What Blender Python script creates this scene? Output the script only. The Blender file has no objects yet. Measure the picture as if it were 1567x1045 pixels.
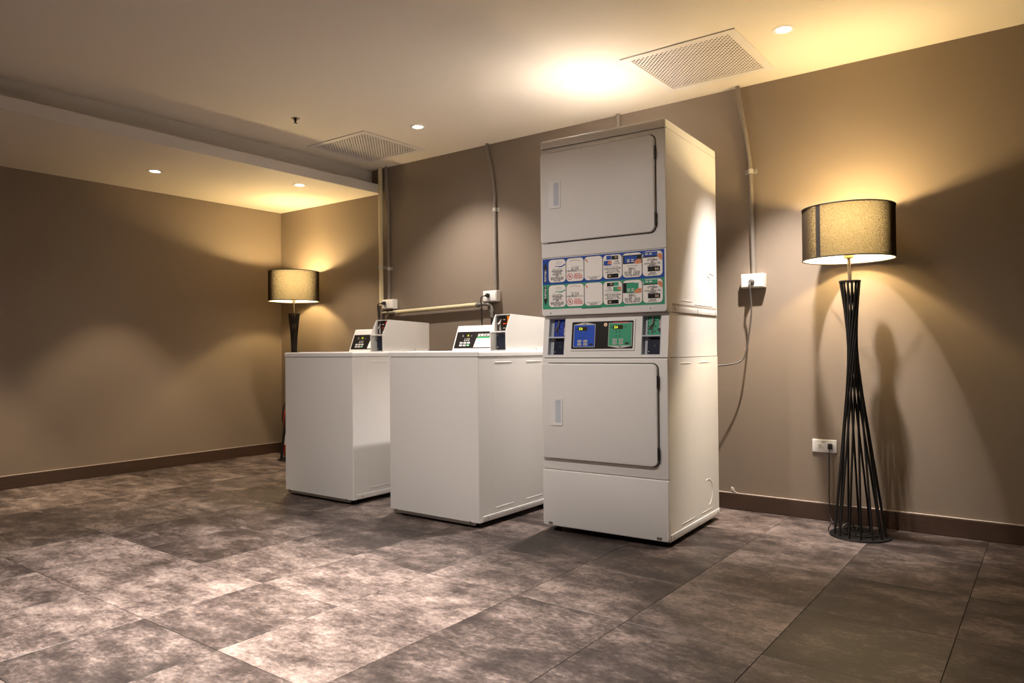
import bpy, bmesh, math, random
from mathutils import Matrix, Vector
PI = math.pi
random.seed(7)
S = bpy.context.scene
COL = S.collection

# ------------------------------------------------------------------ camera
YAW, PITCH, ROLL = 0.6432, 0.0115, -0.0084
F_PX = 1111.9
fw = Vector((-math.sin(YAW)*math.cos(PITCH), math.cos(YAW)*math.cos(PITCH), math.sin(PITCH)))
rt = Vector((math.cos(YAW), math.sin(YAW), 0))
up = rt.cross(fw)
r2 = rt*math.cos(ROLL) + up*math.sin(ROLL)
u2 = up*math.cos(ROLL) - rt*math.sin(ROLL)
cd = bpy.data.cameras.new('camera')
cam = bpy.data.objects.new('camera', cd)
COL.objects.link(cam)
m = Matrix.Identity(4)
for i in range(3):
    m[i][0], m[i][1], m[i][2] = r2[i], u2[i], -fw[i]
m.translation = Vector((5.8233, -4.1623, 0.9346))
cam.matrix_world = m
cd.sensor_width = 36
cd.lens = F_PX/1567*36
cd.clip_start = 0.05
S.camera = cam

# ------------------------------------------------------------------ world, exposure, lights
w = bpy.data.worlds.new('world')
S.world = w
w.use_nodes = True
w.node_tree.nodes['Background'].inputs[0].default_value = (0.02, 0.018, 0.016, 1)
w.node_tree.nodes['Background'].inputs[1].default_value = 1.0
S.view_settings.view_transform = 'Standard'
S.view_settings.look = 'None'
S.view_settings.gamma = 1
S.view_settings.use_curve_mapping = False
S.view_settings.exposure = 1.6
DOWN_COL = (1.0, 0.91, 0.835)
DOWN_COL_LOW = (1.0, 0.79, 0.55)   # the lamps in the lowered ceiling are warmer
LAMP_COL = (1.0, 0.73, 0.345)
LAMP_W = 108.0
# downlights: x, y, which ceiling, watts, cone degrees, colour, label
HM, HL = 2.444, 2.235
DOWNLIGHTS = [   # x, y, ceiling, beam watts, beam degrees, spill watts, label, aim (shift of the beam centre on the floor)
    (2.395, -0.628, 'm', 38, 100, 0.4, 'round recessed downlight in the ceiling beside the vent over the washers', (0, 0.40)),
    (3.615, -0.660, 'm', 98, 82, 0.6, 'round recessed downlight in the bright ceiling glow above the stacked dryer', (0, 0)),
    (4.806, -0.636, 'm', 122, 58, 0.3, 'round recessed downlight in the ceiling nearest the right floor lamp', (-0.22, 0.62)),
    (0.673, -1.538, 'l', 32, 68, 0.03, 'round recessed downlight in the lowered ceiling farthest from the corner', (0, 0)),
    (1.112, -0.626, 'l', 20, 88, 0.05, 'round recessed downlight in the lowered ceiling above the corner floor lamp', (0, 0)),
    (0.673, -2.780, 'l', 42, 64, 0.03, 'round recessed downlight in the lowered ceiling near the camera side', (0, 0)),
    (2.860, -2.700, 'm', 180, 58, 5.2, 'round recessed downlight above the open floor before the washers', (0, 0)),
    (3.920, -2.690, 'm', 260, 58, 10.5, 'round recessed downlight above the open floor before the dryer', (0, 0)),
]

# ------------------------------------------------------------------ materials
MATS = {}
def srgb(r, g, b):
    f = lambda c: c/12.92 if c <= 0.04045 else ((c+0.055)/1.055)**2.4
    return (f(r/255), f(g/255), f(b/255), 1)

def mat(name, col, rough=0.5, metal=0.0, bump=0.0, bscale=200.0, vary=0.0, vscale=6.0, emit=None, estr=0.0, coat=0.0, spec=0.5):
    if name in MATS:
        return MATS[name]
    m = bpy.data.materials.new(name)
    m.use_nodes = True
    nt = m.node_tree
    b = nt.nodes['Principled BSDF']
    b.inputs['Base Color'].default_value = col
    b.inputs['Roughness'].default_value = rough
    b.inputs['Metallic'].default_value = metal
    b.inputs['Coat Weight'].default_value = coat
    b.inputs['Coat Roughness'].default_value = 0.12
    b.inputs['Specular IOR Level'].default_value = spec
    if emit:
        b.inputs['Emission Color'].default_value = emit
        b.inputs['Emission Strength'].default_value = estr
    if bump or vary:
        tc = nt.nodes.new('ShaderNodeTexCoord')
    if vary:
        n = nt.nodes.new('ShaderNodeTexNoise')
        n.inputs['Scale'].default_value = vscale
        n.inputs['Detail'].default_value = 5
        nt.links.new(tc.outputs['Object'], n.inputs['Vector'])
        mx = nt.nodes.new('ShaderNodeMix')
        mx.data_type = 'RGBA'
        mx.inputs[6].default_value = tuple(c*(1-vary) for c in col[:3]) + (1,)
        mx.inputs[7].default_value = tuple(min(1, c*(1+vary)) for c in col[:3]) + (1,)
        nt.links.new(n.outputs['Fac'], mx.inputs[0])
        nt.links.new(mx.outputs[2], b.inputs['Base Color'])
    if bump:
        n2 = nt.nodes.new('ShaderNodeTexNoise')
        n2.inputs['Scale'].default_value = bscale
        n2.inputs['Detail'].default_value = 3
        nt.links.new(tc.outputs['Object'], n2.inputs['Vector'])
        bp = nt.nodes.new('ShaderNodeBump')
        bp.inputs['Strength'].default_value = bump
        bp.inputs['Distance'].default_value = 0.002
        nt.links.new(n2.outputs['Fac'], bp.inputs['Height'])
        nt.links.new(bp.outputs['Normal'], b.inputs['Normal'])
    MATS[name] = m
    return m

ENAMEL = mat('white_enamel', (0.78, 0.765, 0.745, 1), 0.42, bump=0.05, bscale=350, spec=0.35)
SEAM = mat('seam_shadow_gap', (0.03, 0.028, 0.026, 1), 0.8)
PLASTIC = mat('white_plastic', (0.80, 0.79, 0.78, 1), 0.35)
METERW = mat('meter_white_paint', (0.80, 0.775, 0.74, 1), 0.38, bump=0.08, bscale=500)
BLACKP = mat('black_plastic', (0.012, 0.011, 0.011, 1), 0.35)
PANELBLK = mat('black_print', (0.012, 0.010, 0.010, 1), 0.35)
NAVY = mat('navy_plate', (0.010, 0.014, 0.032, 1), 0.35)
BLUE = mat('blue_print', srgb(30, 75, 165), 0.4)
GREEN = mat('green_print', srgb(60, 155, 120), 0.4)
CARD = mat('card_print', srgb(238, 234, 230), 0.45)
INK = mat('ink_print', (0.02, 0.018, 0.02, 1), 0.5)
REDINK = mat('red_print', srgb(200, 50, 55), 0.5)
SKIN = mat('hand_print', srgb(215, 140, 100), 0.5)
GREYINK = mat('grey_print', srgb(150, 148, 150), 0.5)
ORANGE = mat('orange_print', srgb(235, 130, 25), 0.45)
CREAMP = mat('cream_print', srgb(250, 222, 185), 0.45)
SILVERP = mat('silver_print', srgb(205, 203, 196), 0.35)
LED = mat('lit_digits', (0.3, 0.3, 0.02, 1), 0.4, emit=(0.80, 0.95, 0.05, 1), estr=0.45)
LEDBACK = mat('display_window', (0.035, 0.03, 0.006, 1), 0.3)
CHROME = mat('chrome', (0.62, 0.60, 0.57, 1), 0.22, 1.0)
GALV = mat('galvanised_steel', (0.42, 0.40, 0.37, 1), 0.42, 0.9, vary=0.12, vscale=30)
CONDUIT = mat('grey_conduit', (0.205, 0.175, 0.150, 1), 0.5, vary=0.06, vscale=10)
IVORY = mat('ivory_pipe', (0.60, 0.52, 0.33, 1), 0.35)
BOXM = mat('cast_box', (0.72, 0.69, 0.64, 1), 0.45, bump=0.1, bscale=300)
OUTLET = mat('outlet_white', (0.82, 0.80, 0.77, 1), 0.35)
RUBBER = mat('black_cord', (0.014, 0.013, 0.012, 1), 0.42)
BLKMETAL = mat('black_metal', (0.007, 0.006, 0.0055, 1), 0.42, 0.1, bump=0.1, bscale=200)
BRONZE = mat('brushed_bronze', (0.10, 0.078, 0.058, 1), 0.45, 0.6)
RED = mat('red_paint', (0.42, 0.02, 0.015, 1), 0.3, coat=0.3)
REDPL = mat('red_handle', (0.35, 0.02, 0.015, 1), 0.4)
BRASS = mat('brass', (0.55, 0.38, 0.15, 1), 0.3, 1.0)
GREENB = mat('green_button', srgb(40, 165, 95), 0.4)
CEILW = mat('ceiling_paint', (0.76, 0.68, 0.57, 1), 0.75, bump=0.08, bscale=60, vary=0.02, vscale=1.5)
WALLM = mat('taupe_wallpaper', (0.220, 0.171, 0.128, 1), 0.6, bump=0.16, bscale=240, vary=0.03, vscale=2.0)
FASCIA = mat('fascia_paint', (0.66, 0.615, 0.56, 1), 0.7, bump=0.08, bscale=60)
VENTW = mat('vent_white', (0.70, 0.65, 0.60, 1), 0.5)
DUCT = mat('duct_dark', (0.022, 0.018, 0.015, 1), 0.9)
CAULK = mat('caulk_bead', (0.38, 0.31, 0.26, 1), 0.6, vary=0.15, vscale=40)
TRIMW = mat('downlight_trim', (0.80, 0.78, 0.75, 1), 0.35)
LEDLAMP = mat('downlight_lens', (1, 1, 1, 1), 0.4, emit=(1.0, 0.86, 0.70, 1), estr=28)
BULB = mat('warm_bulb', (1, 1, 1, 1), 0.4, emit=(1.0, 0.72, 0.36, 1), estr=25)

def wood_mat():
    m = mat('dark_brown_wood', (0.045, 0.026, 0.017, 1), 0.42)
    nt = m.node_tree
    b = nt.nodes['Principled BSDF']
    tc = nt.nodes.new('ShaderNodeTexCoord')
    mp = nt.nodes.new('ShaderNodeMapping')
    mp.inputs['Scale'].default_value = (2, 2, 60)
    n = nt.nodes.new('ShaderNodeTexNoise')
    n.inputs['Scale'].default_value = 3
    n.inputs['Detail'].default_value = 6
    cr = nt.nodes.new('ShaderNodeValToRGB')
    cr.color_ramp.elements[0].color = (0.030, 0.016, 0.010, 1)
    cr.color_ramp.elements[1].color = (0.085, 0.048, 0.032, 1)
    nt.links.new(tc.outputs['Object'], mp.inputs['Vector'])
    nt.links.new(mp.outputs['Vector'], n.inputs['Vector'])
    nt.links.new(n.outputs['Fac'], cr.inputs['Fac'])
    nt.links.new(cr.outputs['Color'], b.inputs['Base Color'])
    return m
WOOD = wood_mat()

def tile_mat():
    m = mat('stone_vinyl_tile', (0.2, 0.17, 0.15, 1), 0.42)
    nt = m.node_tree
    L = nt.links.new
    b = nt.nodes['Principled BSDF']
    tc = nt.nodes.new('ShaderNodeTexCoord')
    oi = nt.nodes.new('ShaderNodeObjectInfo')
    # every tile samples its own patch of the print: offset by its random value
    sep = nt.nodes.new('ShaderNodeSeparateColor')
    L(oi.outputs['Color'], sep.inputs[0])      # red: how pale this tile is, by print and painted light pool, green: which patch of the print
    mul = nt.nodes.new('ShaderNodeMath'); mul.operation = 'MULTIPLY'; mul.inputs[1].default_value = 57.0
    L(sep.outputs['Green'], mul.inputs[0])
    comb = nt.nodes.new('ShaderNodeCombineXYZ')
    L(mul.outputs[0], comb.inputs['X']); L(mul.outputs[0], comb.inputs['Z'])
    add = nt.nodes.new('ShaderNodeVectorMath'); add.operation = 'ADD'
    L(tc.outputs['Object'], add.inputs[0]); L(comb.outputs[0], add.inputs[1])
    mp = nt.nodes.new('ShaderNodeMapping'); mp.inputs['Scale'].default_value = (1.35, 2.1, 1)
    L(add.outputs[0], mp.inputs['Vector'])
    n1 = nt.nodes.new('ShaderNodeTexNoise')
    n1.inputs['Scale'].default_value = 1.9; n1.inputs['Detail'].default_value = 9; n1.inputs['Roughness'].default_value = 0.66
    n1.inputs['Distortion'].default_value = 0.25
    L(mp.outputs[0], n1.inputs['Vector'])
    n2 = nt.nodes.new('ShaderNodeTexNoise')
    n2.inputs['Scale'].default_value = 34; n2.inputs['Detail'].default_value = 8; n2.inputs['Roughness'].default_value = 0.75
    L(mp.outputs[0], n2.inputs['Vector'])
    n3 = nt.nodes.new('ShaderNodeTexNoise')
    n3.inputs['Scale'].default_value = 5.5; n3.inputs['Detail'].default_value = 10; n3.inputs['Roughness'].default_value = 0.7
    L(mp.outputs[0], n3.inputs['Vector'])
    # value = .55*n1 + .2*n2 + .25*n3 + paleness shift of the whole tile
    def mth(op, a, bb):
        k = nt.nodes.new('ShaderNodeMath'); k.operation = op
        for i, v in enumerate((a, bb)):
            if isinstance(v, (int, float)): k.inputs[i].default_value = v
            else: L(v, k.inputs[i])
        return k.outputs[0]
    v = mth('ADD', mth('ADD', mth('MULTIPLY', n1.outputs['Fac'], 0.39), mth('MULTIPLY', n2.outputs['Fac'], 0.34)), mth('MULTIPLY', n3.outputs['Fac'], 0.35))
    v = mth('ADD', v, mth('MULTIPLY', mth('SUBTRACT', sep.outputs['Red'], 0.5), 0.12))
    cr = nt.nodes.new('ShaderNodeValToRGB')
    e = cr.color_ramp.elements
    e[0].position = 0.42; e[0].color = (0.020, 0.0141, 0.0127, 1)
    e[1].position = 0.69; e[1].color = (0.315, 0.252, 0.222, 1)
    k = e.new(0.495); k.color = (0.040, 0.0288, 0.0256, 1)
    k = e.new(0.545); k.color = (0.080, 0.0595, 0.0528, 1)
    k = e.new(0.60); k.color = (0.158, 0.1215, 0.1075, 1)
    L(v, cr.inputs['Fac'])
    L(cr.outputs['Color'], b.inputs['Base Color'])
    rr = nt.nodes.new('ShaderNodeMapRange')
    rr.inputs['To Min'].default_value = 0.36; rr.inputs['To Max'].default_value = 0.55
    L(n3.outputs['Fac'], rr.inputs['Value']); L(rr.outputs[0], b.inputs['Roughness'])
    bp = nt.nodes.new('ShaderNodeBump'); bp.inputs['Strength'].default_value = 0.18; bp.inputs['Distance'].default_value = 0.002
    L(n2.outputs['Fac'], bp.inputs['Height']); L(bp.outputs[0], b.inputs['Normal'])
    b.inputs['Specular IOR Level'].default_value = 0.4
    return m
TILE = tile_mat()
GROUT = mat('tile_joint', (0.03, 0.024, 0.021, 1), 0.9)

def fabric_mat():
    # dark gauze over a pale liner: threads are opaque, the weave between them lets the glowing liner through
    m = bpy.data.materials.new('dark_gauze_fabric'); m.use_nodes = True
    nt = m.node_tree; L = nt.links.new
    for n in list(nt.nodes): nt.nodes.remove(n)
    out = nt.nodes.new('ShaderNodeOutputMaterial')
    tc = nt.nodes.new('ShaderNodeTexCoord')
    n = nt.nodes.new('ShaderNodeTexNoise'); n.inputs['Scale'].default_value = 300; n.inputs['Detail'].default_value = 2
    L(tc.outputs['Object'], n.inputs['Vector'])
    mr = nt.nodes.new('ShaderNodeMapRange')
    mr.inputs['From Min'].default_value = 0.3; mr.inputs['From Max'].default_value = 0.7
    mr.inputs['To Min'].default_value = 0.40; mr.inputs['To Max'].default_value = 0.72
    L(n.outputs['Fac'], mr.inputs['Value'])
    lw = nt.nodes.new('ShaderNodeLayerWeight'); lw.inputs['Blend'].default_value = 0.42
    mx = nt.nodes.new('ShaderNodeMath'); mx.operation = 'ADD'; mx.use_clamp = True
    L(mr.outputs[0], mx.inputs[0]); L(lw.outputs['Facing'], mx.inputs[1])
    tr = nt.nodes.new('ShaderNodeBsdfTransparent'); tr.inputs[0].default_value = (1, 0.93, 0.80, 1)
    df = nt.nodes.new('ShaderNodeBsdfDiffuse'); df.inputs[0].default_value = (0.05, 0.036, 0.024, 1)
    mix = nt.nodes.new('ShaderNodeMixShader')
    L(mx.outputs[0], mix.inputs[0]); L(tr.outputs[0], mix.inputs[1]); L(df.outputs[0], mix.inputs[2])
    L(mix.outputs[0], out.inputs[0])
    return m
GAUZE = fabric_mat()
def liner_mat():
    m = bpy.data.materials.new('white_shade_liner'); m.use_nodes = True
    nt = m.node_tree; L = nt.links.new
    for n in list(nt.nodes): nt.nodes.remove(n)
    out = nt.nodes.new('ShaderNodeOutputMaterial')
    df = nt.nodes.new('ShaderNodeBsdfDiffuse'); df.inputs[0].default_value = (0.80, 0.76, 0.68, 1)
    tl = nt.nodes.new('ShaderNodeBsdfTranslucent'); tl.inputs[0].default_value = (0.80, 0.74, 0.62, 1)
    mix = nt.nodes.new('ShaderNodeMixShader'); mix.inputs[0].default_value = 0.165
    L(df.outputs[0], mix.inputs[1]); L(tl.outputs[0], mix.inputs[2]); L(mix.outputs[0], out.inputs[0])
    return m
LINER = liner_mat()
SHADEBAND = mat('dark_shade_trim', (0.012, 0.009, 0.007, 1), 0.6)

# ------------------------------------------------------------------ mesh helpers
def nb(): return bmesh.new()

def merge(dst, src, M=None):
    if M is not None:
        src.transform(M)
    me = bpy.data.meshes.new('t')
    src.to_mesh(me); src.free()
    dst.from_mesh(me)
    bpy.data.meshes.remove(me)

def box(bm, x0, x1, y0, y1, z0, z1, bev=0.0, seg=2, M=None, edges=None):
    t = nb()
    bmesh.ops.create_cube(t, size=1)
    for v in t.verts:
        v.co = Vector(((x0+x1)/2 + v.co.x*(x1-x0), (y0+y1)/2 + v.co.y*(y1-y0), (z0+z1)/2 + v.co.z*(z1-z0)))
    if bev:
        es = [e for e in t.edges if edges is None or edges(e)]
        bmesh.ops.bevel(t, geom=es, offset=bev, segments=seg, affect='EDGES', profile=0.6)
    merge(bm, t, M)

def prism(bm, pts, w0, w1, M=None, bev=0.0):
    """polygon pts in the xy plane (ccw), extruded from w0 to w1 along z; bev rounds the w1 rim"""
    t = nb()
    lo = [t.verts.new((p[0], p[1], w0)) for p in pts]
    n = len(pts)
    if bev:
        cx = sum(p[0] for p in pts)/n; cy = sum(p[1] for p in pts)/n
        mid = [t.verts.new((p[0], p[1], w1-bev)) for p in pts]
        wx = max(p[0] for p in pts)-min(p[0] for p in pts); wy = max(p[1] for p in pts)-min(p[1] for p in pts)
        k1 = 0.293*bev; k2 = bev
        rings = [mid]
        for kk, wz in ((k1, w1-0.293*bev), (k2, w1)):
            sx = 1-2*kk/wx; sy = 1-2*kk/wy
            rings.append([t.verts.new(((p[0]-cx)*sx+cx, (p[1]-cy)*sy+cy, wz)) for p in pts])
        seq = [lo] + rings
    else:
        seq = [lo, [t.verts.new((p[0], p[1], w1)) for p in pts]]
    for a, b in zip(seq, seq[1:]):
        for i in range(n):
            j = (i+1) % n
            t.faces.new((a[i], a[j], b[j], b[i]))
    t.faces.new(list(reversed(lo)))
    t.faces.new(seq[-1])
    merge(bm, t, M)

def rr(u0, u1, v0, v1, r, seg=5):
    """rounded rectangle, ccw. r a number or four radii (bl, br, tr, tl)"""
    rs = r if isinstance(r, (tuple, list)) else (r,)*4
    out = []
    for (cx, cy, a0, q) in ((u0, v0, PI, rs[0]), (u1, v0, 1.5*PI, rs[1]), (u1, v1, 0, rs[2]), (u0, v1, 0.5*PI, rs[3])):
        if q <= 0:
            out.append((cx, cy)); continue
        ox = cx + q if cx == u0 else cx - q
        oy = cy + q if cy == v0 else cy - q
        for k in range(seg+1):
            a = a0 + k*PI/2/seg
            out.append((ox + q*math.cos(a), oy + q*math.sin(a)))
    return out

def circ(cx, cy, r, n=20): return [(cx + r*math.cos(2*PI*k/n), cy + r*math.sin(2*PI*k/n)) for k in range(n)]

def frame_ring(bm, outer, inner, w0, w1, M=None):
    """flat ring between two outlines with the same point count"""
    t = nb(); n = len(outer)
    o0 = [t.verts.new((p[0], p[1], w0)) for p in outer]; o1 = [t.verts.new((p[0], p[1], w1)) for p in outer]
    i0 = [t.verts.new((p[0], p[1], w0)) for p in inner]; i1 = [t.verts.new((p[0], p[1], w1)) for p in inner]
    for i in range(n):
        j = (i+1) % n
        t.faces.new((o0[i], o0[j], o1[j], o1[i]))
        t.faces.new((i0[j], i0[i], i1[i], i1[j]))
        t.faces.new((o1[i], o1[j], i1[j], i1[i]))
        t.faces.new((o0[j], o0[i], i0[i], i0[j]))
    merge(bm, t, M)

def lathe(bm, prof, n=24, M=None, close=False):
    """prof: (r, z) pairs from bottom to top around z"""
    t = nb()
    rings = []
    for (r, z) in prof:
        rings.append([t.verts.new((r*math.cos(2*PI*k/n), r*math.sin(2*PI*k/n), z)) for k in range(n)])
    for a, b in zip(rings, rings[1:]):
        for i in range(n):
            j = (i+1) % n
            t.faces.new((a[i], a[j], b[j], b[i]))
    if close:
        t.faces.new(list(reversed(rings[0]))); t.faces.new(rings[-1])
    merge(bm, t, M)

def smooth_path(pts, sub=6):
    P = [Vector(p) for p in pts]
    out = []
    for i in range(len(P)-1):
        p0 = P[max(i-1, 0)]; p1 = P[i]; p2 = P[i+1]; p3 = P[min(i+2, len(P)-1)]
        for k in range(sub):
            t = k/sub
            out.append(0.5*((2*p1) + (p2-p0)*t + (2*p0-5*p1+4*p2-p3)*t*t + (3*p1-p0-3*p2+p3)*t**3))
    out.append(P[-1])
    return out

def tube(bm, pts, r, n=8, M=None):
    P = [Vector(p) for p in pts]
    t = nb(); rings = []
    tan0 = (P[1]-P[0]).normalized()
    ref = Vector((0, 0, 1)) if abs(tan0.z) < 0.9 else Vector((1, 0, 0))
    nrm = tan0.cross(ref).normalized()
    for i, p in enumerate(P):
        tan = (P[min(i+1, len(P)-1)] - P[max(i-1, 0)]).normalized()
        nrm = (nrm - tan*nrm.dot(tan)).normalized()
        bi = tan.cross(nrm)
        rr_ = r[i] if isinstance(r, (list, tuple)) else r
        rings.append([t.verts.new(p + rr_*(nrm*math.cos(2*PI*k/n) + bi*math.sin(2*PI*k/n))) for k in range(n)])
    for a, b in zip(rings, rings[1:]):
        for i in range(n):
            j = (i+1) % n
            t.faces.new((a[i], a[j], b[j], b[i]))
    t.faces.new(list(reversed(rings[0]))); t.faces.new(rings[-1])
    merge(bm, t, M)

TEXT = {}
def text(bm, s, u, v, size, w=0.0, M=None, align='CENTER', sx=1.0):
    """flat lettering in the uv plane, centred on (u, v)"""
    if s not in TEXT:
        cu = bpy.data.curves.new('lettering', 'FONT')
        cu.body = s; cu.size = 1.0; cu.resolution_u = 1; cu.offset = 0.012
        ob = bpy.data.objects.new('lettering', cu)
        COL.objects.link(ob)
        dg = bpy.context.evaluated_depsgraph_get()
        me = bpy.data.meshes.new_from_object(ob.evaluated_get(dg))
        bpy.data.objects.remove(ob); bpy.data.curves.remove(cu)
        TEXT[s] = me
    me = TEXT[s]
    if not len(me.vertices): return
    t = nb(); t.from_mesh(me)
    xs = [q.co.x for q in t.verts]; ys = [q.co.y for q in t.verts]
    cx = (min(xs)+max(xs))/2 if align == 'CENTER' else min(xs)
    cy = (min(ys)+max(ys))/2
    for q in t.verts:
        q.co = Vector(((q.co.x-cx)*size*sx + u, (q.co.y-cy)*size + v, w))
    for f in t.faces: f.material_index = 0
    merge(bm, t, M)

def tag(o, label=None, cat=None, group=None, kind=None):
    if label: o['label'] = label
    if cat: o['category'] = cat
    if group: o['group'] = group
    if kind: o['kind'] = kind
    return o

def obj(name, bm, material, parent=None, smooth=None, fix=True):
    if fix:
        bmesh.ops.recalc_face_normals(bm, faces=bm.faces)
    me = bpy.data.meshes.new(name)
    bm.to_mesh(me); bm.free()
    me.materials.append(material)
    if smooth is not None:
        me.shade_smooth()
        me.set_sharp_from_angle(angle=math.radians(smooth))
    o = bpy.data.objects.new(name, me)
    COL.objects.link(o)
    if parent is not None: o.parent = parent
    if name == 'lettering': o['kind'] = 'stuff'
    return o

def thing(name, label, cat, loc=(0, 0, 0), rz=0.0, group=None):
    o = bpy.data.objects.new(name, None)
    o.empty_display_size = 0.1
    COL.objects.link(o)
    o.location = loc; o.rotation_euler = (0, 0, rz)
    tag(o, label, cat, group)
    return o

def struct(name, bm, material, parent=None, label=None, smooth=None):
    o = obj(name, bm, material, parent, smooth)
    if parent is None: o['kind'] = 'structure'
    if label: o['label'] = label
    return o

def face(x0, y0, z0, t=0.0):
    """uv plane on a front: u right, v up (leaning back by t), w towards the viewer"""
    M = Matrix.Identity(4)
    cols = ((1, 0, 0), (0, math.sin(t), math.cos(t)), (0, -math.cos(t), math.sin(t)))
    for c, q in enumerate(cols):
        for i in range(3): M[i][c] = q[i]
    M.translation = Vector((x0, y0, z0))
    return M

def sideface(x0, y0, z0):
    """uv plane on a right flank: u into the depth, v up, w out to the right"""
    M = Matrix.Identity(4)
    cols = ((0, 1, 0), (0, 0, 1), (1, 0, 0))
    for c, q in enumerate(cols):
        for i in range(3): M[i][c] = q[i]
    M.translation = Vector((x0, y0, z0))
    return M

# ------------------------------------------------------------------ the room
RX, RY = 7.4025, -5.763
TX, TY = 0.4625, 0.479
b = nb(); box(b, -0.1, RX+0.1, RY-0.1, 0.1, -0.10, -0.0035)
floor = struct('floor', b, GROUT, label='floor of square mottled grey brown stone-look tiles')
tile_bm = nb(); box(tile_bm, -TX/2+0.0008, TX/2-0.0008, -TY/2+0.0008, TY/2-0.0008, -0.0034, 0.0, 0.0008, 1, edges=lambda e: all(v.co.z > -0.001 for v in e.verts))
tile_src = obj('tile', tile_bm, TILE, floor)
first = True
# tile print tones; downlight pools are also painted in as paler tiles
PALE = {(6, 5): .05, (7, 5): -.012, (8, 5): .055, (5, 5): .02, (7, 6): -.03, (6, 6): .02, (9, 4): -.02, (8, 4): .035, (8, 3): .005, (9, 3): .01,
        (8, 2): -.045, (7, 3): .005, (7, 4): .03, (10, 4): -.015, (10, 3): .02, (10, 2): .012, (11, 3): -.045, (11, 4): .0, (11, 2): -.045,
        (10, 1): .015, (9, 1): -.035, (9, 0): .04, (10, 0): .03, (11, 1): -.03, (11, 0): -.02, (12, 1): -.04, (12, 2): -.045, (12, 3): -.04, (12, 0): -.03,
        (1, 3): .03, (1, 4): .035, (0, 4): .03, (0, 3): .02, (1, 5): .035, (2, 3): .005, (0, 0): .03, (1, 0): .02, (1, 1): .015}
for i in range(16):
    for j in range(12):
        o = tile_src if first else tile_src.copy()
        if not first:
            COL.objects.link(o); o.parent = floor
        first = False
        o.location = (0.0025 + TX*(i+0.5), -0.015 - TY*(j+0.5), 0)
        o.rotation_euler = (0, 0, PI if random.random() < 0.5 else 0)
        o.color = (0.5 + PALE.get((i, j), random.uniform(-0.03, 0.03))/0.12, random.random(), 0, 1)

def wall(name, x0, x1, y0, y1, z1=2.75):
    b = nb(); box(b, x0, x1, y0, y1, -0.05, z1)
    return struct(name, b, WALLM)
wall('wall_back', -0.1, RX+0.1, 0, 0.1)['label'] = 'taupe papered wall behind the machines'
wall('wall_left', -0.1, 0, RY, 0)['label'] = 'taupe papered wall left of the corner'
wall('wall_right', RX, RX+0.1, RY, 0)
wall('wall_front', -0.1, RX+0.1, RY-0.1, RY)

def baseboard(name, x0, x1, y0, y1, bx):
    b = nb(); box(b, x0, x1, y0, y1, 0.0, 0.090, 0.003, 2)
    o = struct(name, b, WOOD)
    b = nb(); box(b, *bx, 0.090, 0.0955, 0.002, 1)
    obj('caulk_bead', b, CAULK, o)
baseboard('baseboard_back', 0.0, RX, -0.016, 0.0, (0.016, RX, -0.0125, 0.0))
baseboard('baseboard_left', 0.0, 0.016, RY, -0.016, (0.0, 0.0125, RY, -0.016))
baseboard('baseboard_right', RX-0.016, RX, RY, -0.016, (RX-0.0125, RX, RY, -0.016))
baseboard('baseboard_front', 0.016, RX-0.016, RY, RY+0.016, (0.016, RX-0.016, RY, RY+0.0125))

def holed_sheet(x0, x1, y0, y1, z, th, holes):
    """a ceiling board with square openings"""
    xs = sorted(set([x0, x1] + [h[0] for h in holes] + [h[1] for h in holes]))
    ys = sorted(set([y0, y1] + [h[2] for h in holes] + [h[3] for h in holes]))
    b = nb()
    V = {}
    def vert(i, j):
        if (i, j) not in V: V[(i, j)] = b.verts.new((xs[i], ys[j], z))
        return V[(i, j)]
    for i in range(len(xs)-1):
        for j in range(len(ys)-1):
            cx, cy = (xs[i]+xs[i+1])/2, (ys[j]+ys[j+1])/2
            if any(h[0] < cx < h[1] and h[2] < cy < h[3] for h in holes): continue
            b.faces.new((vert(i, j), vert(i, j+1), vert(i+1, j+1), vert(i+1, j)))
    g = bmesh.ops.extrude_face_region(b, geom=list(b.faces))
    for v in g['geom']:
        if isinstance(v, bmesh.types.BMVert): v.co.z += th
    return b
VENTS = [(4.325, -0.495), (1.745, -0.495)]
VH = 0.285
HH = 0.036
hm = [(x-VH, x+VH, y-VH, y+VH) for x, y in VENTS] + [(d[0]-HH, d[0]+HH, d[1]-HH, d[1]+HH) for d in DOWNLIGHTS if d[2] == 'm']
hl = [(d[0]-HH, d[0]+HH, d[1]-HH, d[1]+HH) for d in DOWNLIGHTS if d[2] == 'l']
XF, XU = 1.365, 1.255
struct('ceiling', holed_sheet(XU, RX, RY, 0, HM, 0.012, hm), CEILW, label='warm white main ceiling')
struct('ceiling.001', holed_sheet(0, XF-0.012, RY, 0, HL, 0.012, hl), CEILW, label='lowered ceiling strip along the left wall')
b = nb(); box(b, XF-0.012, XF, RY, 0, HL, 2.308)
struct('trim_1', b, FASCIA, label='pale fascia edge of the lowered ceiling')
b = nb(); box(b, XU-0.02, XU, RY, 0, 2.2475, HM+0.012)
struct('trim_2', b, FASCIA, label='recessed upright board between the two ceilings')
b = nb(); box(b, XU, XF-0.012, RY, 0, 2.296, 2.308)
struct('trim_3', b, FASCIA, label='ledge over the fascia of the lowered ceiling')
b = nb(); box(b, -0.1, RX+0.1, RY-0.1, 0.1, 2.75, 2.80)
struct('ceiling.002', b, DUCT, label='slab above the ceiling boards')

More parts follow.
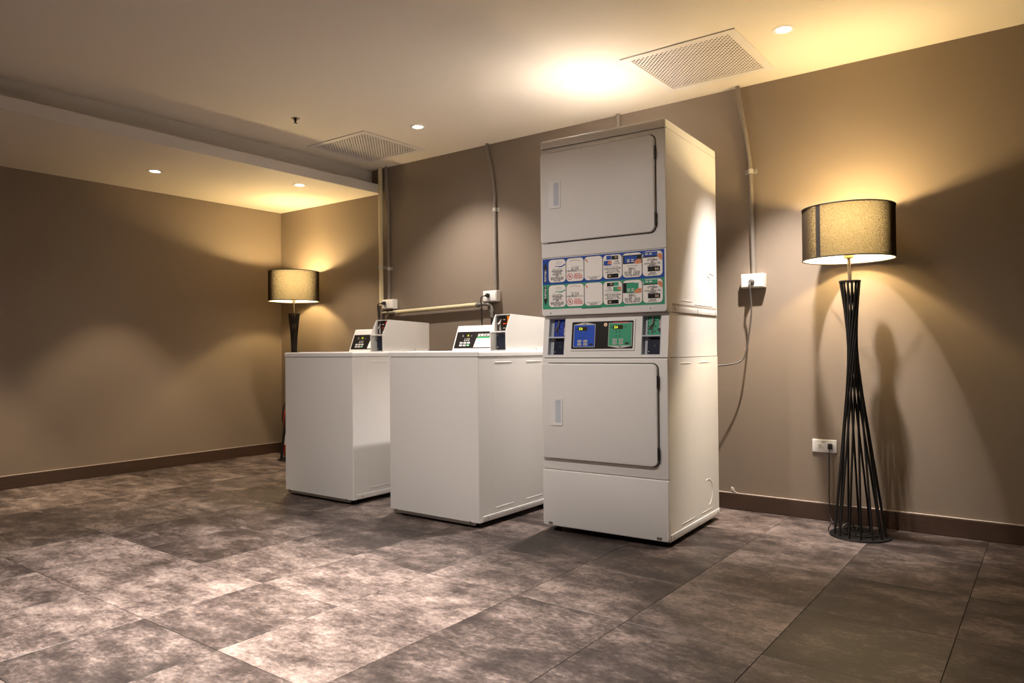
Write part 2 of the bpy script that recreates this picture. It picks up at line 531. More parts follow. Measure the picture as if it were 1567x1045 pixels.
# ------------------------------------------------------------------ downlights
def downlight(x, y, z, watts, cone, spill, label, aim, colr):
    t = thing('downlight', label, 'downlight', (x, y, z), 0, 'recessed downlights')
    b = nb(); lathe(b, [(0.034, 0.0), (0.036, -0.003), (0.050, -0.004), (0.054, -0.001), (0.054, 0.0)], 28)
    obj('trim_ring', b, TRIMW, t, 40)
    b = nb(); lathe(b, [(0.0345, -0.001), (0.030, 0.045)], 28)
    obj('reflector', b, TRIMW, t, 40, fix=False)
    b = nb(); prism(b, circ(0, 0, 0.0305, 24), 0.040, 0.046)
    obj('lens', b, LEDLAMP, t)
    ld = bpy.data.lights.new('downlight_spot', 'SPOT')
    ld.energy = watts; ld.color = colr
    ld.spot_size = math.radians(cone); ld.spot_blend = 0.8 if z > 2.3 else 0.4
    ld.shadow_soft_size = 0.028
    lo = bpy.data.objects.new('downlight_spot', ld)
    COL.objects.link(lo); lo.parent = t; lo.location = (0, 0, -0.008)
    lo.rotation_euler = Vector((aim[0], aim[1], -z)).to_track_quat('-Z', 'Y').to_euler()
    ad = bpy.data.lights.new('downlight_spill', 'AREA')
    ad.shape = 'DISK'; ad.size = 0.06; ad.spread = math.radians(150); ad.energy = spill; ad.color = colr
    ao = bpy.data.objects.new('downlight_spill', ad)
    COL.objects.link(ao); ao.parent = t; ao.location = (0, 0, -0.006)
for d in DOWNLIGHTS:
    downlight(d[0], d[1], HM if d[2] == 'm' else HL, d[3], d[4], d[5], d[6], d[7], DOWN_COL if d[2] == 'm' else DOWN_COL_LOW)

# ------------------------------------------------------------------ ceiling vents
def vent(x, y, label):
    t = thing('ceiling_vent', label, 'vent', (x, y, HM), 0, 'perforated ceiling vents')
    b = nb()
    sq = lambda h: [(-h, -h), (h, -h), (h, h), (-h, h)]
    frame_ring(b, sq(0.305), sq(0.262), -0.006, 0.0)
    obj('frame', b, VENTW, t)
    # perforated sheet: diamonds cut out of every cell
    b = nb()
    N = 20; P = 0.5248/N; h = P*0.285
    V = {}
    def vv(x, y):
        k = (round(x*1e5), round(y*1e5))
        if k not in V: V[k] = b.verts.new((x, y, -0.002))
        return V[k]
    for i in range(N):
        for j in range(N):
            x0, y0 = -0.2624+i*P, -0.2624+j*P
            cx, cy = x0+P/2, y0+P/2
            D = [vv(cx+h*a, cy+h*c) for a, c in ((0, -1), (1, 0), (0, 1), (-1, 0))]
            C = [(x0, y0), (x0+P, y0), (x0+P, y0+P), (x0, y0+P)]
            A, B = [], []
            for k in range(4):
                (ax, ay), (bx, by) = C[k], C[(k+1) % 4]
                f = h/P
                A.append(vv(ax+(bx-ax)*f, ay+(by-ay)*f)); B.append(vv(bx+(ax-bx)*f, by+(ay-by)*f))
            for k in range(4):
                b.faces.new((A[k], B[k], D[k]))
                b.faces.new((B[k], A[(k+1) % 4], D[(k+1) % 4], D[k]))
    g = bmesh.ops.extrude_face_region(b, geom=list(b.faces))
    for v in g['geom']:
        if isinstance(v, bmesh.types.BMVert): v.co.z += 0.0010
    obj('perforated_panel', b, VENTW, t)
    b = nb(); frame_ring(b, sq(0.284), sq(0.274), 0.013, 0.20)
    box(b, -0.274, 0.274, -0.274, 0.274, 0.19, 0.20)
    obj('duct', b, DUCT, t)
vent(*VENTS[0], 'large square perforated ceiling vent above right of the stacked dryer')
vent(*VENTS[1], 'large square perforated ceiling vent beside the lowered ceiling edge')

# sprinkler head
t = thing('sprinkler_head', 'tiny metal sprinkler head under the main ceiling', 'sprinkler', (1.901, -1.247, HM))
b = nb(); lathe(b, [(0.0, -0.006), (0.018, -0.005), (0.028, -0.001), (0.028, 0.0)], 20); obj('escutcheon', b, CHROME, t, 40)
b = nb(); lathe(b, [(0.0, -0.034), (0.014, -0.033), (0.014, -0.030), (0.006, -0.028), (0.006, -0.016), (0.010, -0.016), (0.010, -0.005)], 12); obj('nozzle', b, BLKMETAL, t, 40)

# ------------------------------------------------------------------ stacked dryer
SW, SD_, SH = 0.688, 0.7156, 2.0194
sd = thing('stack_dryer', 'tall white stacked pair of coin-operated dryers with blue and green instruction panel', 'dryer', (3.6803, -1.0415, 0), 0.0467)
vert_edges = lambda e: abs(e.verts[0].co.z - e.verts[1].co.z) > 0.1
FY = 0.012   # cabinet shell starts behind the front panels
b = nb(); box(b, 0.0, SW, FY, SD_, 0.027, 0.890, 0.006, 2, edges=vert_edges); lo_cab = obj('lower_cabinet', b, ENAMEL, sd, 30)
b = nb(); box(b, 0.002, SW-0.002, 0.075, SD_-0.001, 0.893, 1.106, 0.005, 2, edges=vert_edges); obj('control_housing', b, ENAMEL, sd, 30)
b = nb(); box(b, 0.0, SW, FY, SD_, 1.1085, 1.974, 0.006, 2, edges=vert_edges); up_cab = obj('upper_cabinet', b, ENAMEL, sd, 30)
for z0_, z1_ in ((0.885, 0.8932), (1.1055, 1.112), (1.970, 1.98)):
    b = nb(); box(b, 0.006, SW-0.006, 0.014 if z0_ != 1.1055 else 0.030, SD_-0.004, z0_, z1_); obj('seam_gap', b, SEAM, sd)
b = nb(); box(b, -0.001, SW+0.001, -0.002, SD_+0.001, 1.976, SH, 0.014, 4, edges=lambda e: all(v.co.z > 2.0 for v in e.verts) or abs(e.verts[0].co.z-e.verts[1].co.z) > 0.01)
obj('top_panel', b, ENAMEL, sd, 50)
# front panels
F0 = face(0, FY, 0)
def front_panel(name, z0, z1, th=0.012, r=0.006, par=sd, m=ENAMEL, bev=0.005, x0=0.0, x1=SW):
    b = nb(); prism(b, rr(x0, x1, z0, z1, r), 0.0, th, F0, bev); return obj(name, b, m, par, 35)
toe = front_panel('toe_panel', 0.030, 0.3165, 0.016, (0.012, 0.012, 0.003, 0.003))
front_panel('front_panel', 0.3195, 0.889, 0.011, 0.004)
front_panel('front_panel', 1.4085, 1.9735, 0.011, 0.004)
ip = front_panel('instruction_panel', 1.1095, 1.4065, 0.012, (0.014, 0.014, 0.003, 0.003))
# doors
def dryer_door(z0, z1, x0, x1, hz0, hz1):
    g = nb(); prism(g, rr(x0+0.01, x1+0.0045, z0-0.004, z1+0.0045, 0.032), 0.0, 0.0118, F0)
    d = nb(); prism(d, rr(x0, x1, z0, z1, (0.012, 0.03, 0.03, 0.012), 8), 0.0120, 0.028, F0, 0.006)
    door = obj('door', d, ENAMEL, sd, 35)
    obj('door_gap_shade', g, SEAM, door)  # dark sheet that paints the shade in the gap round the door
    # recessed pull: bezel with a pocket
    hx0, hx1 = 0.060, 0.128
    b = nb()
    frame_ring(b, rr(hx0, hx1, hz0, hz1, 0.008), rr(hx0+0.028, hx1-0.008, hz0+0.013, hz1-0.013, 0.007), 0.0275, 0.0315, F0)
    h = obj('handle', b, PLASTIC, door, 40)
    h['label'] = 'white recessed door pull'
    b = nb()
    px0, px1, pz0, pz1 = hx0+0.028, hx1-0.008, hz0+0.013, hz1-0.013
    # sloping pocket floor: shallow on the left, deep on the right
    t = nb()
    q = [t.verts.new(p) for p in ((px0, pz0, 0.0312), (px1, pz0, 0.0284), (px1, pz1, 0.0284), (px0, pz1, 0.0312))]
    t.faces.new(q); merge(b, t, F0)
    obj('handle_pocket', b, mat('pocket_grey_blue', (0.56, 0.60, 0.68, 1), 0.25), door, fix=False)
    for hz in (z1-0.085, z0+0.06):
        b = nb(); box(b, x1-0.0005, x1+0.006, 0.012, 0.026, hz-0.03, hz+0.03, 0.001, 1, M=face(0, FY, 0) @ Matrix(((1,0,0,0),(0,0,1,0),(0,1,0,0),(0,0,0,1))))
        obj('hinge', b, BLKMETAL, door)
dryer_door(1.487, 1.947, 0.005, 0.637, 1.657, 1.800)
dryer_door(0.378, 0.8625, 0.005, 0.640, 0.547, 0.688)
# screws on the front
for (x, z, par) in ((0.045, 0.043, toe), (0.640, 0.043, toe), (0.055, 1.122, ip), (0.605, 1.128, ip)):
    b = nb(); prism(b, rr(x-0.013, x+0.013, z-0.007, z+0.006, 0.004), 0.0150 if par is toe else 0.0110, 0.0166 if par is toe else 0.0126, F0); obj('screw_recess', b, CHROME if par is toe else ENAMEL, par)
    b = nb(); prism(b, circ(x, z, 0.0045, 10), 0.0160 if par is toe else 0.012, 0.0185 if par is toe else 0.0140, F0, 0.001); obj('screw', b, GALV, par, 40)
# feet
for x in (0.05, SW-0.05):
    for y in (0.06, SD_-0.06):
        b = nb(); lathe(b, [(0.022, 0.0), (0.022, 0.008), (0.008, 0.010), (0.008, 0.028)], 14, Matrix.Translation((x, y, 0)), close=True); obj('foot', b, RUBBER, sd, 40)
# flank details
SF = sideface(SW, 0, 0)
def dash(par, u0, u1, v, h=0.003, th=0.0012):
    b = nb(); prism(b, rr(u0, u1, v-h, v+h, h*0.95, 3), -0.002, th, SF, th*0.8); obj('pressed_rib', b, ENAMEL, par, 40)
def arc(par, cu, cv, r, a0, a1):
    b = nb(); tube(b, [SF @ Vector((cu+r*math.cos(a), cv+r*math.sin(a), -0.0005)) for a in [a0+(a1-a0)*k/20 for k in range(21)]], 0.0022, 6); obj('pressed_ring', b, ENAMEL, par, 60)
dash(lo_cab, 0.16, 0.30, 0.862); dash(lo_cab, 0.42, 0.56, 0.862)
dash(lo_cab, 0.16, 0.33, 0.082); dash(lo_cab, 0.44, 0.60, 0.082)
arc(lo_cab, 0.535, 0.175, 0.07, -PI*0.42, PI*0.62)
b = nb(); prism(b, rr(0.02, SD_-0.005, 0.029, 0.060, 0.003), -0.002, 0.0028, SF, 0.001); lip = obj('base_rail', b, ENAMEL, lo_cab, 35)
for u in (0.05, 0.37, 0.68):
    b = nb(); prism(b, circ(u, 0.044, 0.0045, 10), 0.0025, 0.0045, SF, 0.001); obj('screw', b, GALV, lo_cab, 40)
arc(up_cab, 0.555, 1.245, 0.072, -PI*0.5, PI*0.55)
b = nb(); tube(b, [SF @ Vector(p) for p in ((0.37, 1.158, 0), (0.635, 1.158, 0), (0.652, 1.172, 0), (0.652, 1.33, 0), (0.58, 1.335, 0))], 0.0018, 6); obj('pressed_outline', b, ENAMEL, up_cab, 60)
dash(up_cab, 0.19, 0.33, 1.170)
b = nb(); prism(b, rr(0.065, SD_-0.015, 1.138, 1.150, 0.003), -0.004, 0.0004, SF); obj('lift_slot', b, mat('slot_shadow', (0.36, 0.32, 0.27, 1), 0.6), up_cab)
b = nb(); prism(b, rr(0.065, SD_-0.015, 1.110, 1.138, 0.003), -0.002, 0.003, SF, 0.001); obj('base_rail', b, ENAMEL, up_cab, 35)
for u in (0.09, 0.40, 0.67):
    b = nb(); prism(b, rr(u-0.002, u+0.002, 1.112, 1.136, 0.001, 2), 0.002, 0.0045, SF); obj('rail_clip', b, GALV, up_cab)

# ---- control panel (leans back)
CT = math.atan2(0.026, 0.212)
CP = face(0, 0.002, 0.8935, CT)
CL = 0.2135
def holed_panel(b, u0, u1, v0, v1, holes, w0, w1, M):
    us = sorted(set([u0, u1] + [h[0] for h in holes] + [h[1] for h in holes]))
    vs = sorted(set([v0, v1] + [h[2] for h in holes] + [h[3] for h in holes]))
    t = nb(); V = {}
    def vert(i, j):
        if (i, j) not in V: V[(i, j)] = t.verts.new((us[i], vs[j], w1))
        return V[(i, j)]
    for i in range(len(us)-1):
        for j in range(len(vs)-1):
            cx, cy = (us[i]+us[i+1])/2, (vs[j]+vs[j+1])/2
            if any(h[0] < cx < h[1] and h[2] < cy < h[3] for h in holes): continue
            t.faces.new((vert(i, j), vert(i+1, j), vert(i+1, j+1), vert(i, j+1)))
    g = bmesh.ops.extrude_face_region(t, geom=list(t.faces))
    for v in g['geom']:
        if isinstance(v, bmesh.types.BMVert): v.co.z += w0-w1
    merge(b, t, M)
LM = (0.030, 0.128); RM = (0.552, 0.650)
METER_V = (0.012, 0.203)
b = nb(); holed_panel(b, 0.0, SW, 0.0, CL, [(LM[0], LM[1], *METER_V), (RM[0], RM[1], *METER_V)], -0.030, 0.0, CP)
cp = obj('control_panel', b, ENAMEL, sd)
for x in (0.0005, SW-0.0045):
    b = nb(); prism(b, [(0.003, 0.8935), (0.085, 0.8935), (0.085, 1.106), (0.029, 1.106)], x, x+0.004, Matrix(((0, 0, 1, 0), (1, 0, 0, 0), (0, 1, 0, 0), (0, 0, 0, 1))))
    obj('side_cheek', b, ENAMEL, cp)
# rounded front corner beads
for x in (0.0, SW):
    b = nb(); tube(b, [CP @ Vector((x + (0.004 if x == 0 else -0.004), 0.0005, -0.004)), CP @ Vector((x + (0.004 if x == 0 else -0.004), CL, -0.004))], 0.0045, 8); obj('corner_bead', b, ENAMEL, cp, 60)
def coin_meter(u0, u1, colour, up_arrow):
    v0, v1 = METER_V; mid = 0.104
    b = nb()
    prism(b, rr(u0, u1, v0, v1, 0.0), -0.030, -0.026, CP)
    box(b, u0, u1, mid-0.003, mid+0.003, -0.026, 0.001, M=CP)
    # pale lining of the recess, left reveal is broad
    box(b, u0, u0+0.0025, v0, v1, -0.026, 0.0005, M=CP); box(b, u1-0.0025, u1, v0, v1, -0.026, 0.0005, M=CP)
    box(b, u0, u1, v1-0.0025, v1, -0.026, 0.0005, M=CP); box(b, u0, u1, v0, v0+0.0025, -0.026, 0.0005, M=CP)
    mtr = obj('coin_meter', b, mat('meter_grey', (0.50, 0.53, 0.58, 1), 0.4), cp)
    b = nb(); prism(b, rr(u0+0.024, u1-0.004, v0+0.004, mid-0.006, 0.002), -0.026, -0.020, CP); obj('coin_vault_door', b, NAVY, mtr)
    for vv_ in (v0+0.016, mid-0.014):
        b = nb(); prism(b, circ(u0+0.032, vv_, 0.0042, 10), -0.020, -0.0165, CP, 0.001); obj('screw', b, CHROME, mtr, 40)
    b = nb(); prism(b, circ((u0+u1)/2+0.012, (v0+mid)/2, 0.006, 12), -0.020, -0.0185, CP); obj('lock', b, mat('lock_dark', (0.05, 0.055, 0.07, 1), 0.4), mtr)
    b = nb(); prism(b, rr(u0+0.020, u1-0.003, mid+0.005, v1-0.004, 0.001), -0.026, -0.020, CP); obj('coin_plate', b, colour, mtr)
    # coin slot mechanism
    b = nb()
    prism(b, rr(u0+0.042, u0+0.049, mid+0.012, v1-0.008, 0.002), -0.020, -0.017, CP)
    tube(b, [CP @ Vector(p) for p in ((u0+0.032, mid+0.035, -0.016), (u0+0.041, mid+0.050, -0.012), (u0+0.049, mid+0.060, -0.014))], 0.0042, 8)
    tube(b, [CP @ Vector(p) for p in ((u0+0.049, mid+0.060, -0.014), (u0+0.052, mid+0.088, -0.016))], 0.003, 8)
    obj('coin_slot', b, CHROME, mtr, 50)
    b = nb()
    ua0, ua1 = u1-0.022, u1-0.006
    va, vb = mid+0.008, v1-0.007
    if up_arrow:
        prism(b, [(ua0+0.002, va), (ua1, va), (ua1, vb-0.028), (ua1+0.001, vb-0.028), ((ua0+ua1)/2+0.003, vb), (ua0-0.006, vb-0.028), (ua0+0.002, vb-0.028)], -0.0200, -0.0196, CP)
    else:
        prism(b, [((ua0+ua1)/2+0.003, va), (ua1+0.001, va+0.028), (ua1, va+0.028), (ua1, vb), (ua0+0.002, vb), (ua0+0.002, va+0.028), (ua0-0.006, va+0.028)], -0.0200, -0.0196, CP)
    obj('arrow_print', b, INK, mtr)
    b = nb()
    for k in range(5):
        prism(b, rr(u0+0.0225, u0+0.0275, mid+0.012+k*0.0165, mid+0.022+k*0.0165, 0.001, 2), -0.0200, -0.0196, CP)
    for k in range(3):
        prism(b, rr(u0+0.056, u0+0.066, mid+0.02+k*0.026, mid+0.025+k*0.026, 0.001, 2), -0.0200, -0.0196, CP)
    obj('print_marks', b, INK, mtr)['kind'] = 'stuff'
    b = nb()
    for k, ch in enumerate('上層投幣' if up_arrow else '下層投幣'):
        vtop = (vb-0.036) if up_arrow else (vb-0.010)
        text(b, ch, (ua0+ua1)/2+0.001, vtop-k*0.0128, 0.0125, -0.0194, CP)
    obj('lettering', b, CARD, mtr)
coin_meter(*LM, mat('blue_meter_print', srgb(25, 60, 165), 0.4), True)
coin_meter(*RM, GREEN, False)
# display
DU0, DU1, DV0, DV1 = 0.170, 0.510, 0.042, 0.180
b = nb(); frame_ring(b, rr(DU0-0.008, DU1+0.008, DV0-0.008, DV1+0.008, 0.006), rr(DU0, DU1, DV0, DV1, 0.006), -0.001, 0.004, CP); disp = obj('display_bezel', b, ENAMEL, cp, 40)
b = nb(); prism(b, rr(DU0, DU1, DV0, DV1, 0.0), -0.001, 0.0012, CP); obj('display_panel', b, PANELBLK, cp)
def quadrant(u0, u1, v0, v1, colour, upward, par):
    vb0, vb1 = (v0, v1-0.010) if upward else (v0+0.010, v1)
    mid = (u0+u1)/2
    e = 0.0022
    b = nb()
    if upward: pts = [(u0-e, vb0-e), (u1+e, vb0-e), (u1+e, vb1+e), (mid+0.01, v1+0.002), (mid-0.01, v1+0.002), (u0-e, vb1+e)]
    else: pts = [(u0-e, vb0-e), (mid-0.01, v0-0.002), (mid+0.01, v0-0.002), (u1+e, vb0-e), (u1+e, vb1+e), (u0-e, vb1+e)]
    prism(b, pts, 0.0012, 0.0015, CP); obj('quadrant_border', b, SILVERP, par)
    b = nb(); prism(b, rr(u0, u1, vb0, vb1, 0.0), 0.0014, 0.0018, CP); q = obj('quadrant', b, colour, par)
    b = nb(); prism(b, rr(u0+0.022, u0+0.075, vb1-0.029, vb1-0.009, 0.001), 0.0017, 0.0020, CP); obj('digit_window', b, LEDBACK, q)
    b = nb(); text(b, '50', u0+0.038, vb1-0.019, 0.0190, 0.0022, CP, sx=1.1); obj('lit_digits', b, LED, q)
    b = nb()
    for i in range(2):
        for j in range(2):
            prism(b, rr(u0+0.022+i*0.034, u0+0.044+i*0.034, vb0+0.006+j*0.016, vb0+0.018+j*0.016, 0.003), 0.0017, 0.0024, CP)
    obj('button', b, SILVERP, q)
    b = nb()
    prism(b, rr(u0+0.088, u0+0.110, vb0+0.006, vb0+0.016, 0.001), 0.0017, 0.0021, CP)
    for i in range(2):
        for j in range(2):
            prism(b, circ(u0+0.040+i*0.019, vb1-0.042-j*0.021, 0.0032, 8), 0.0017, 0.0021, CP)
            text(b, '中高' [i] + '溫', u0+0.033+i*0.034, vb0+0.012+j*0.016, 0.0085, 0.0026, CP)
    text(b, '上層' if upward else '下層', mid, (v1-0.0035) if upward else (v0+0.0035), 0.0095, 0.0019, CP)
    text(b, '分', u0+0.090, vb1-0.019, 0.010, 0.0021, CP)
    text(b, '時間', u0+0.012, vb1-0.019, 0.0075, 0.0021, CP)
    obj('lettering', b, INK, q)
quadrant(0.182, 0.300, 0.054, 0.174, mat('blue_quadrant', srgb(35, 80, 190), 0.4), True, cp)
quadrant(0.378, 0.500, 0.048, 0.168, GREEN, False, cp)
b = nb(); prism(b, circ(0.358, 0.163, 0.0095, 20), 0.0012, 0.0020, CP); lg = obj('round_emblem', b, CREAMP, cp)
b = nb(); prism(b, [(0.351, 0.159), (0.365, 0.159), (0.360, 0.163), (0.358, 0.170), (0.356, 0.163)], 0.0019, 0.0023, CP); obj('emblem_mark', b, ORANGE, lg)
b = nb(); prism(b, rr(0.400, 0.482, 0.1705, 0.1745, 0.0005, 2), 0.0012, 0.0018, CP); obj('red_print_line', b, REDINK, cp)

# ---- instruction sticker on the panel under the upper door
IP = face(0, 0.0, 0)
ST = 0.0004
SX0, SX1, SZ0, SZ1, SZM = 0.007, 0.678, 1.143, 1.403, 1.270
b = nb(); prism(b, rr(SX0, SX1, SZM, SZ1, 0.0), 0.0, ST, IP); blue = obj('blue_sticker', b, BLUE, ip)
b = nb(); prism(b, rr(SX0, SX1, SZ0, SZM, 0.0), 0.0, ST, IP); grn = obj('green_sticker', b, GREEN, ip)
for base, top in ((blue, True), (grn, False)):
    z0, z1 = (1.2795, 1.3965) if top else (1.1525, 1.2655)
    colr = BLUE if top else GREEN
    # arrow column
    b = nb()
    ax = 0.024
    if top:
        prism(b, [(ax-0.008, z0+0.002), (ax+0.008, z0+0.002), (ax+0.008, z1-0.042), (ax+0.013, z1-0.042), (ax, z1-0.012), (ax-0.013, z1-0.042), (ax-0.008, z1-0.042)], ST, 2*ST, IP)
    else:
        prism(b, [(ax-0.008, z1-0.002), (ax-0.008, z0+0.042), (ax-0.013, z0+0.042), (ax, z0+0.010), (ax+0.013, z0+0.042), (ax+0.008, z0+0.042), (ax+0.008, z1-0.002)], ST, 2*ST, IP)
    obj('arrow_print', b, INK, base)
    b = nb()
    for k, ch in enumerate('上層烘乾機' if top else '下層烘乾機'):
        text(b, ch, ax, ((z1-0.053) if top else (z1-0.009))-k*0.0132, 0.013, 2.5*ST, IP)
    obj('lettering', b, CARD, base)
    for i in range(6):
        u0 = 0.044 + i*0.1047; u1 = u0 + 0.1008
        uc = (u0+u1)/2
        b = nb(); prism(b, rr(u0-0.0018, u1+0.0018, z0-0.0018, z1+0.0018, 0.0205), ST, 1.6*ST, IP); rim = obj('card_outline', b, INK, base)
        b = nb(); prism(b, rr(u0, u1, z0, z1, 0.019), 1.6*ST, 2.2*ST, IP); card = obj('instruction_card', b, CARD, base)
        H_ = z1-z0
        W1_ = 2.6*ST; W2_ = 3.2*ST
        ink = nb(); has_red = None
        def line(bb, s, f, size, du=0.0): text(bb, s, uc+du, z0+H_*f, size, W1_, IP)
        if i == 0:
            a = nb(); prism(a, [(uc-0.015, z0+H_*0.64), (uc-0.004, z0+H_*0.70), (uc+0.01, z0+H_*0.66), (uc+0.028, z0+H_*0.65), (u1-0.002, z0+H_*0.74), (u1-0.003, z0+H_*0.80), (uc+0.03, z0+H_*0.71), (uc+0.008, z0+H_*0.70), (uc-0.006, z0+H_*0.735)], 2.2*ST, W1_, IP); obj('picture_print', a, colr, card)
            a = nb(); prism(a, [(uc-0.012, z0+H_*0.82), (uc+0.02, z0+H_*0.76), (uc+0.034, z0+H_*0.88), (uc+0.002, z0+H_*0.95)], 2.2*ST, W1_, IP); obj('picture_print', a, mat('pale_print', srgb(222, 218, 215), 0.5), card)
            line(ink, 'Clean Lint Filter', 0.575, 0.0085)
            for f, s in ((0.49, '清理棉絮濾網'), (0.415, '使用前後請'), (0.345, '清潔濾網上的'), (0.275, '棉絮'), (0.20, '確保機器正常 運轉'), (0.135, '避免烘衣時間過長'), (0.07, '造成 浪費')):
                line(ink, s, f, 0.0110 if f > 0.45 else 0.0095)
        elif i == 1:
            a = nb()
            for k in range(6):
                prism(a, rr(u0+0.022+k*0.010, u0+0.031+k*0.010, z0+H_*(0.90-0.012*abs(k-2)), z0+H_*(0.925-0.012*abs(k-2)), 0.001, 2), 2.2*ST, W1_, IP)
            obj('picture_print', a, mat('rose_print', srgb(185, 150, 150), 0.5), card)
            line(ink, 'Load Laundry', 0.61, 0.0085); line(ink, '放入衣物', 0.53, 0.0105); line(ink, '衣量不要超過三分之二', 0.45, 0.0100)
            a = nb(); frame_ring(a, circ(u0+0.021, z0+H_*0.21, 0.0165, 24), circ(u0+0.021, z0+H_*0.21, 0.0135, 24), 2.2*ST, W1_, IP)
            prism(a, [(u0+0.010, z0+H_*0.21+0.009), (u0+0.012, z0+H_*0.21+0.011), (u0+0.032, z0+H_*0.21-0.009), (u0+0.030, z0+H_*0.21-0.011)], 2.2*ST, W2_, IP)
            for f, s in ((0.30, '請勿放入'), (0.215, '塑膠易燃物'), (0.13, '海綿及橡膠')):
                text(a, s, u0+0.068, z0+H_*f, 0.0102, W1_, IP)
            obj('red_notice', a, REDINK, card)
            line(ink, '衣', 0.21, 0.016, -0.0295)
        elif i == 2:
            a = nb(); prism(a, [(u0+0.004, z0+H_*0.88), (u0+0.012, z0+H_*0.80), (u0+0.022, z0+H_*0.755), (u0+0.018, z0+H_*0.82), (u0+0.010, z0+H_*0.93)], 2.2*ST, W1_, IP); obj('picture_print', a, SKIN, card)
            line(ink, 'Close Loading Door', 0.125, 0.0090); line(ink, '關妥機門', 0.05, 0.0105)
        elif i == 3:
            L_ = top
            a = nb(); prism(a, rr(u0+0.018, u0+0.045, z0+H_*0.80, z1-0.004, 0.0), 2.2*ST, W1_, IP) if L_ else prism(a, rr(u0+0.056, u0+0.083, z0+H_*0.80, z1-0.004, 0.0), 2.2*ST, W1_, IP)
            obj('picture_print', a, colr, card); a = nb()
            prism(a, rr(u0+0.004, u0+0.046, z0+H_*0.56, z0+H_*0.76, 0.0), 2.2*ST, W1_, IP) if L_ else prism(a, rr(u0+0.054, u0+0.096, z0+H_*0.56, z0+H_*0.76, 0.0), 2.2*ST, W1_, IP)
            obj('picture_print', a, colr, card)
            a = nb(); prism(a, [(u0+0.022, z0+H_*0.62), (u0+0.046, z0+H_*0.60), (u0+0.046, z0+H_*0.77), (u0+0.030, z0+H_*0.73)] if L_ else [(u0+0.075, z0+H_*0.66), (u0+0.097, z0+H_*0.60), (u0+0.097, z0+H_*0.75), (u0+0.084, z0+H_*0.74)], W1_, W2_, IP); obj('picture_print', a, SKIN, card)
            x = 0.046 if L_ else 0.020
            a = nb(); prism(a, rr(u0+x, u0+x+0.036, z0+H_*0.79, z1-0.006, 0.0), 2.2*ST, W1_, IP); obj('picture_print', a, PANELBLK, card); a = nb(); prism(a, rr(u0+0.022, u0+0.082, z0+0.003, z0+H_*0.20, 0.0), 2.2*ST, W1_, IP); obj('picture_print', a, PANELBLK, card)
            a = nb(); text(a, '30', u0+0.036, z0+H_*0.11, 0.015, W2_, IP); text(a, '50', u0+x+0.024, z0+H_*0.88, 0.012, W2_, IP); obj('lettering', a, CREAMP, card)
            text(ink, '上層' if L_ else '下層', u0+(0.072 if L_ else 0.028), z0+H_*0.72, 0.0105, W1_, IP); text(ink, '十元硬幣', u0+(0.072 if L_ else 0.028), z0+H_*0.62, 0.0095, W1_, IP)
            line(ink, 'Insert Coins to Start Timer', 0.51, 0.0062); line(ink, '投幣式烘乾設定時間', 0.42, 0.0098); line(ink, '每次十元六分鐘', 0.34, 0.0092); line(ink, '可累計投幣 六十分鐘', 0.265, 0.0085)
        elif i == 4:
            a = nb()
            if top: prism(a, rr(u0+0.002, u1-0.001, z0+H_*0.56, z1-0.010, 0.002), 2.2*ST, W1_, IP)
            else: prism(a, rr(u0+0.001, u0+0.06, z0+H_*0.46, z1-0.012, 0.002), 2.2*ST, W1_, IP)
            obj('picture_print', a, PANELBLK, card)
            a = nb(); prism(a, rr(u0+0.010, u0+0.076, z0+H_*0.60, z1-0.014, 0.001) if top else rr(u0+0.020, u0+0.083, z0+H_*0.48, z1-0.014, 0.001), W1_, W2_, IP); obj('picture_print', a, colr, card)
            a = nb()
            for k in range(2):
                for q in range(2):
                    prism(a, rr(u0+0.024+k*0.022, u0+0.038+k*0.022, z0+H_*(0.52 if not top else 0.625)+q*0.0085, z0+H_*(0.57 if not top else 0.675)+q*0.0085, 0.001, 2), W2_, W2_+ST*0.5, IP)
            obj('picture_print', a, SILVERP, card)
            zc = z0+H_*(0.62 if top else 0.52)
            a = nb(); prism(a, [(u0+0.060, zc-0.004), (u0+0.075, zc-0.010), (u1-0.003, zc-0.008), (u1-0.003, zc+0.012), (u0+0.082, zc+0.014), (u0+0.068, zc+0.008)], W2_, W2_+ST*0.8, IP); obj('picture_print', a, SKIN, card)
            line(ink, 'Select Fabric Setting', 0.44 if not top else 0.47, 0.0066)
            for f, s in ((0.365, '選擇溫度'), (0.295, '按溫度鍵'), (0.215, '高溫 棉麻、一般衣物'), (0.145, '中溫 混紡、免燙衣物'), (0.075, '低溫 尼龍 細質衣物')):
                line(ink, s, f, 0.0098 if f > 0.28 else 0.0088)
        else:
            a = nb(); prism(a, rr(u0+0.004, u0+0.076, z0+H_*0.80, z1-0.003, 0.001), 2.2*ST, W1_, IP); obj('picture_print', a, colr, card)
            a = nb(); prism(a, rr(u0+0.002, u0+0.076, z0+H_*0.755, z0+H_*0.80, 0.0), 2.2*ST, W1_, IP); prism(a, rr(u0+0.026, u0+0.088, z0+H_*0.18, z0+H_*0.38, 0.0), 2.2*ST, W1_, IP); obj('picture_print', a, PANELBLK, card)
            a = nb()
            for k in range(2): prism(a, rr(u0+0.014+k*0.020, u0+0.028+k*0.020, z0+H_*0.86, z0+H_*0.93, 0.002, 3), W1_, W2_, IP)
            obj('picture_print', a, SILVERP, card)
            a = nb(); text(a, '06', u0+0.072, z0+H_*0.28, 0.020, W2_, IP); obj('lettering', a, CREAMP, card)
            a = nb(); prism(a, [(u0+0.072, z0+H_*0.86), (u0+0.080, z0+H_*0.74), (u0+0.090, z0+H_*0.64), (u1-0.001, z0+H_*0.62), (u1-0.001, z1-0.020), (u0+0.090, z1-0.012)], W1_, W2_, IP); obj('picture_print', a, SKIN, card)
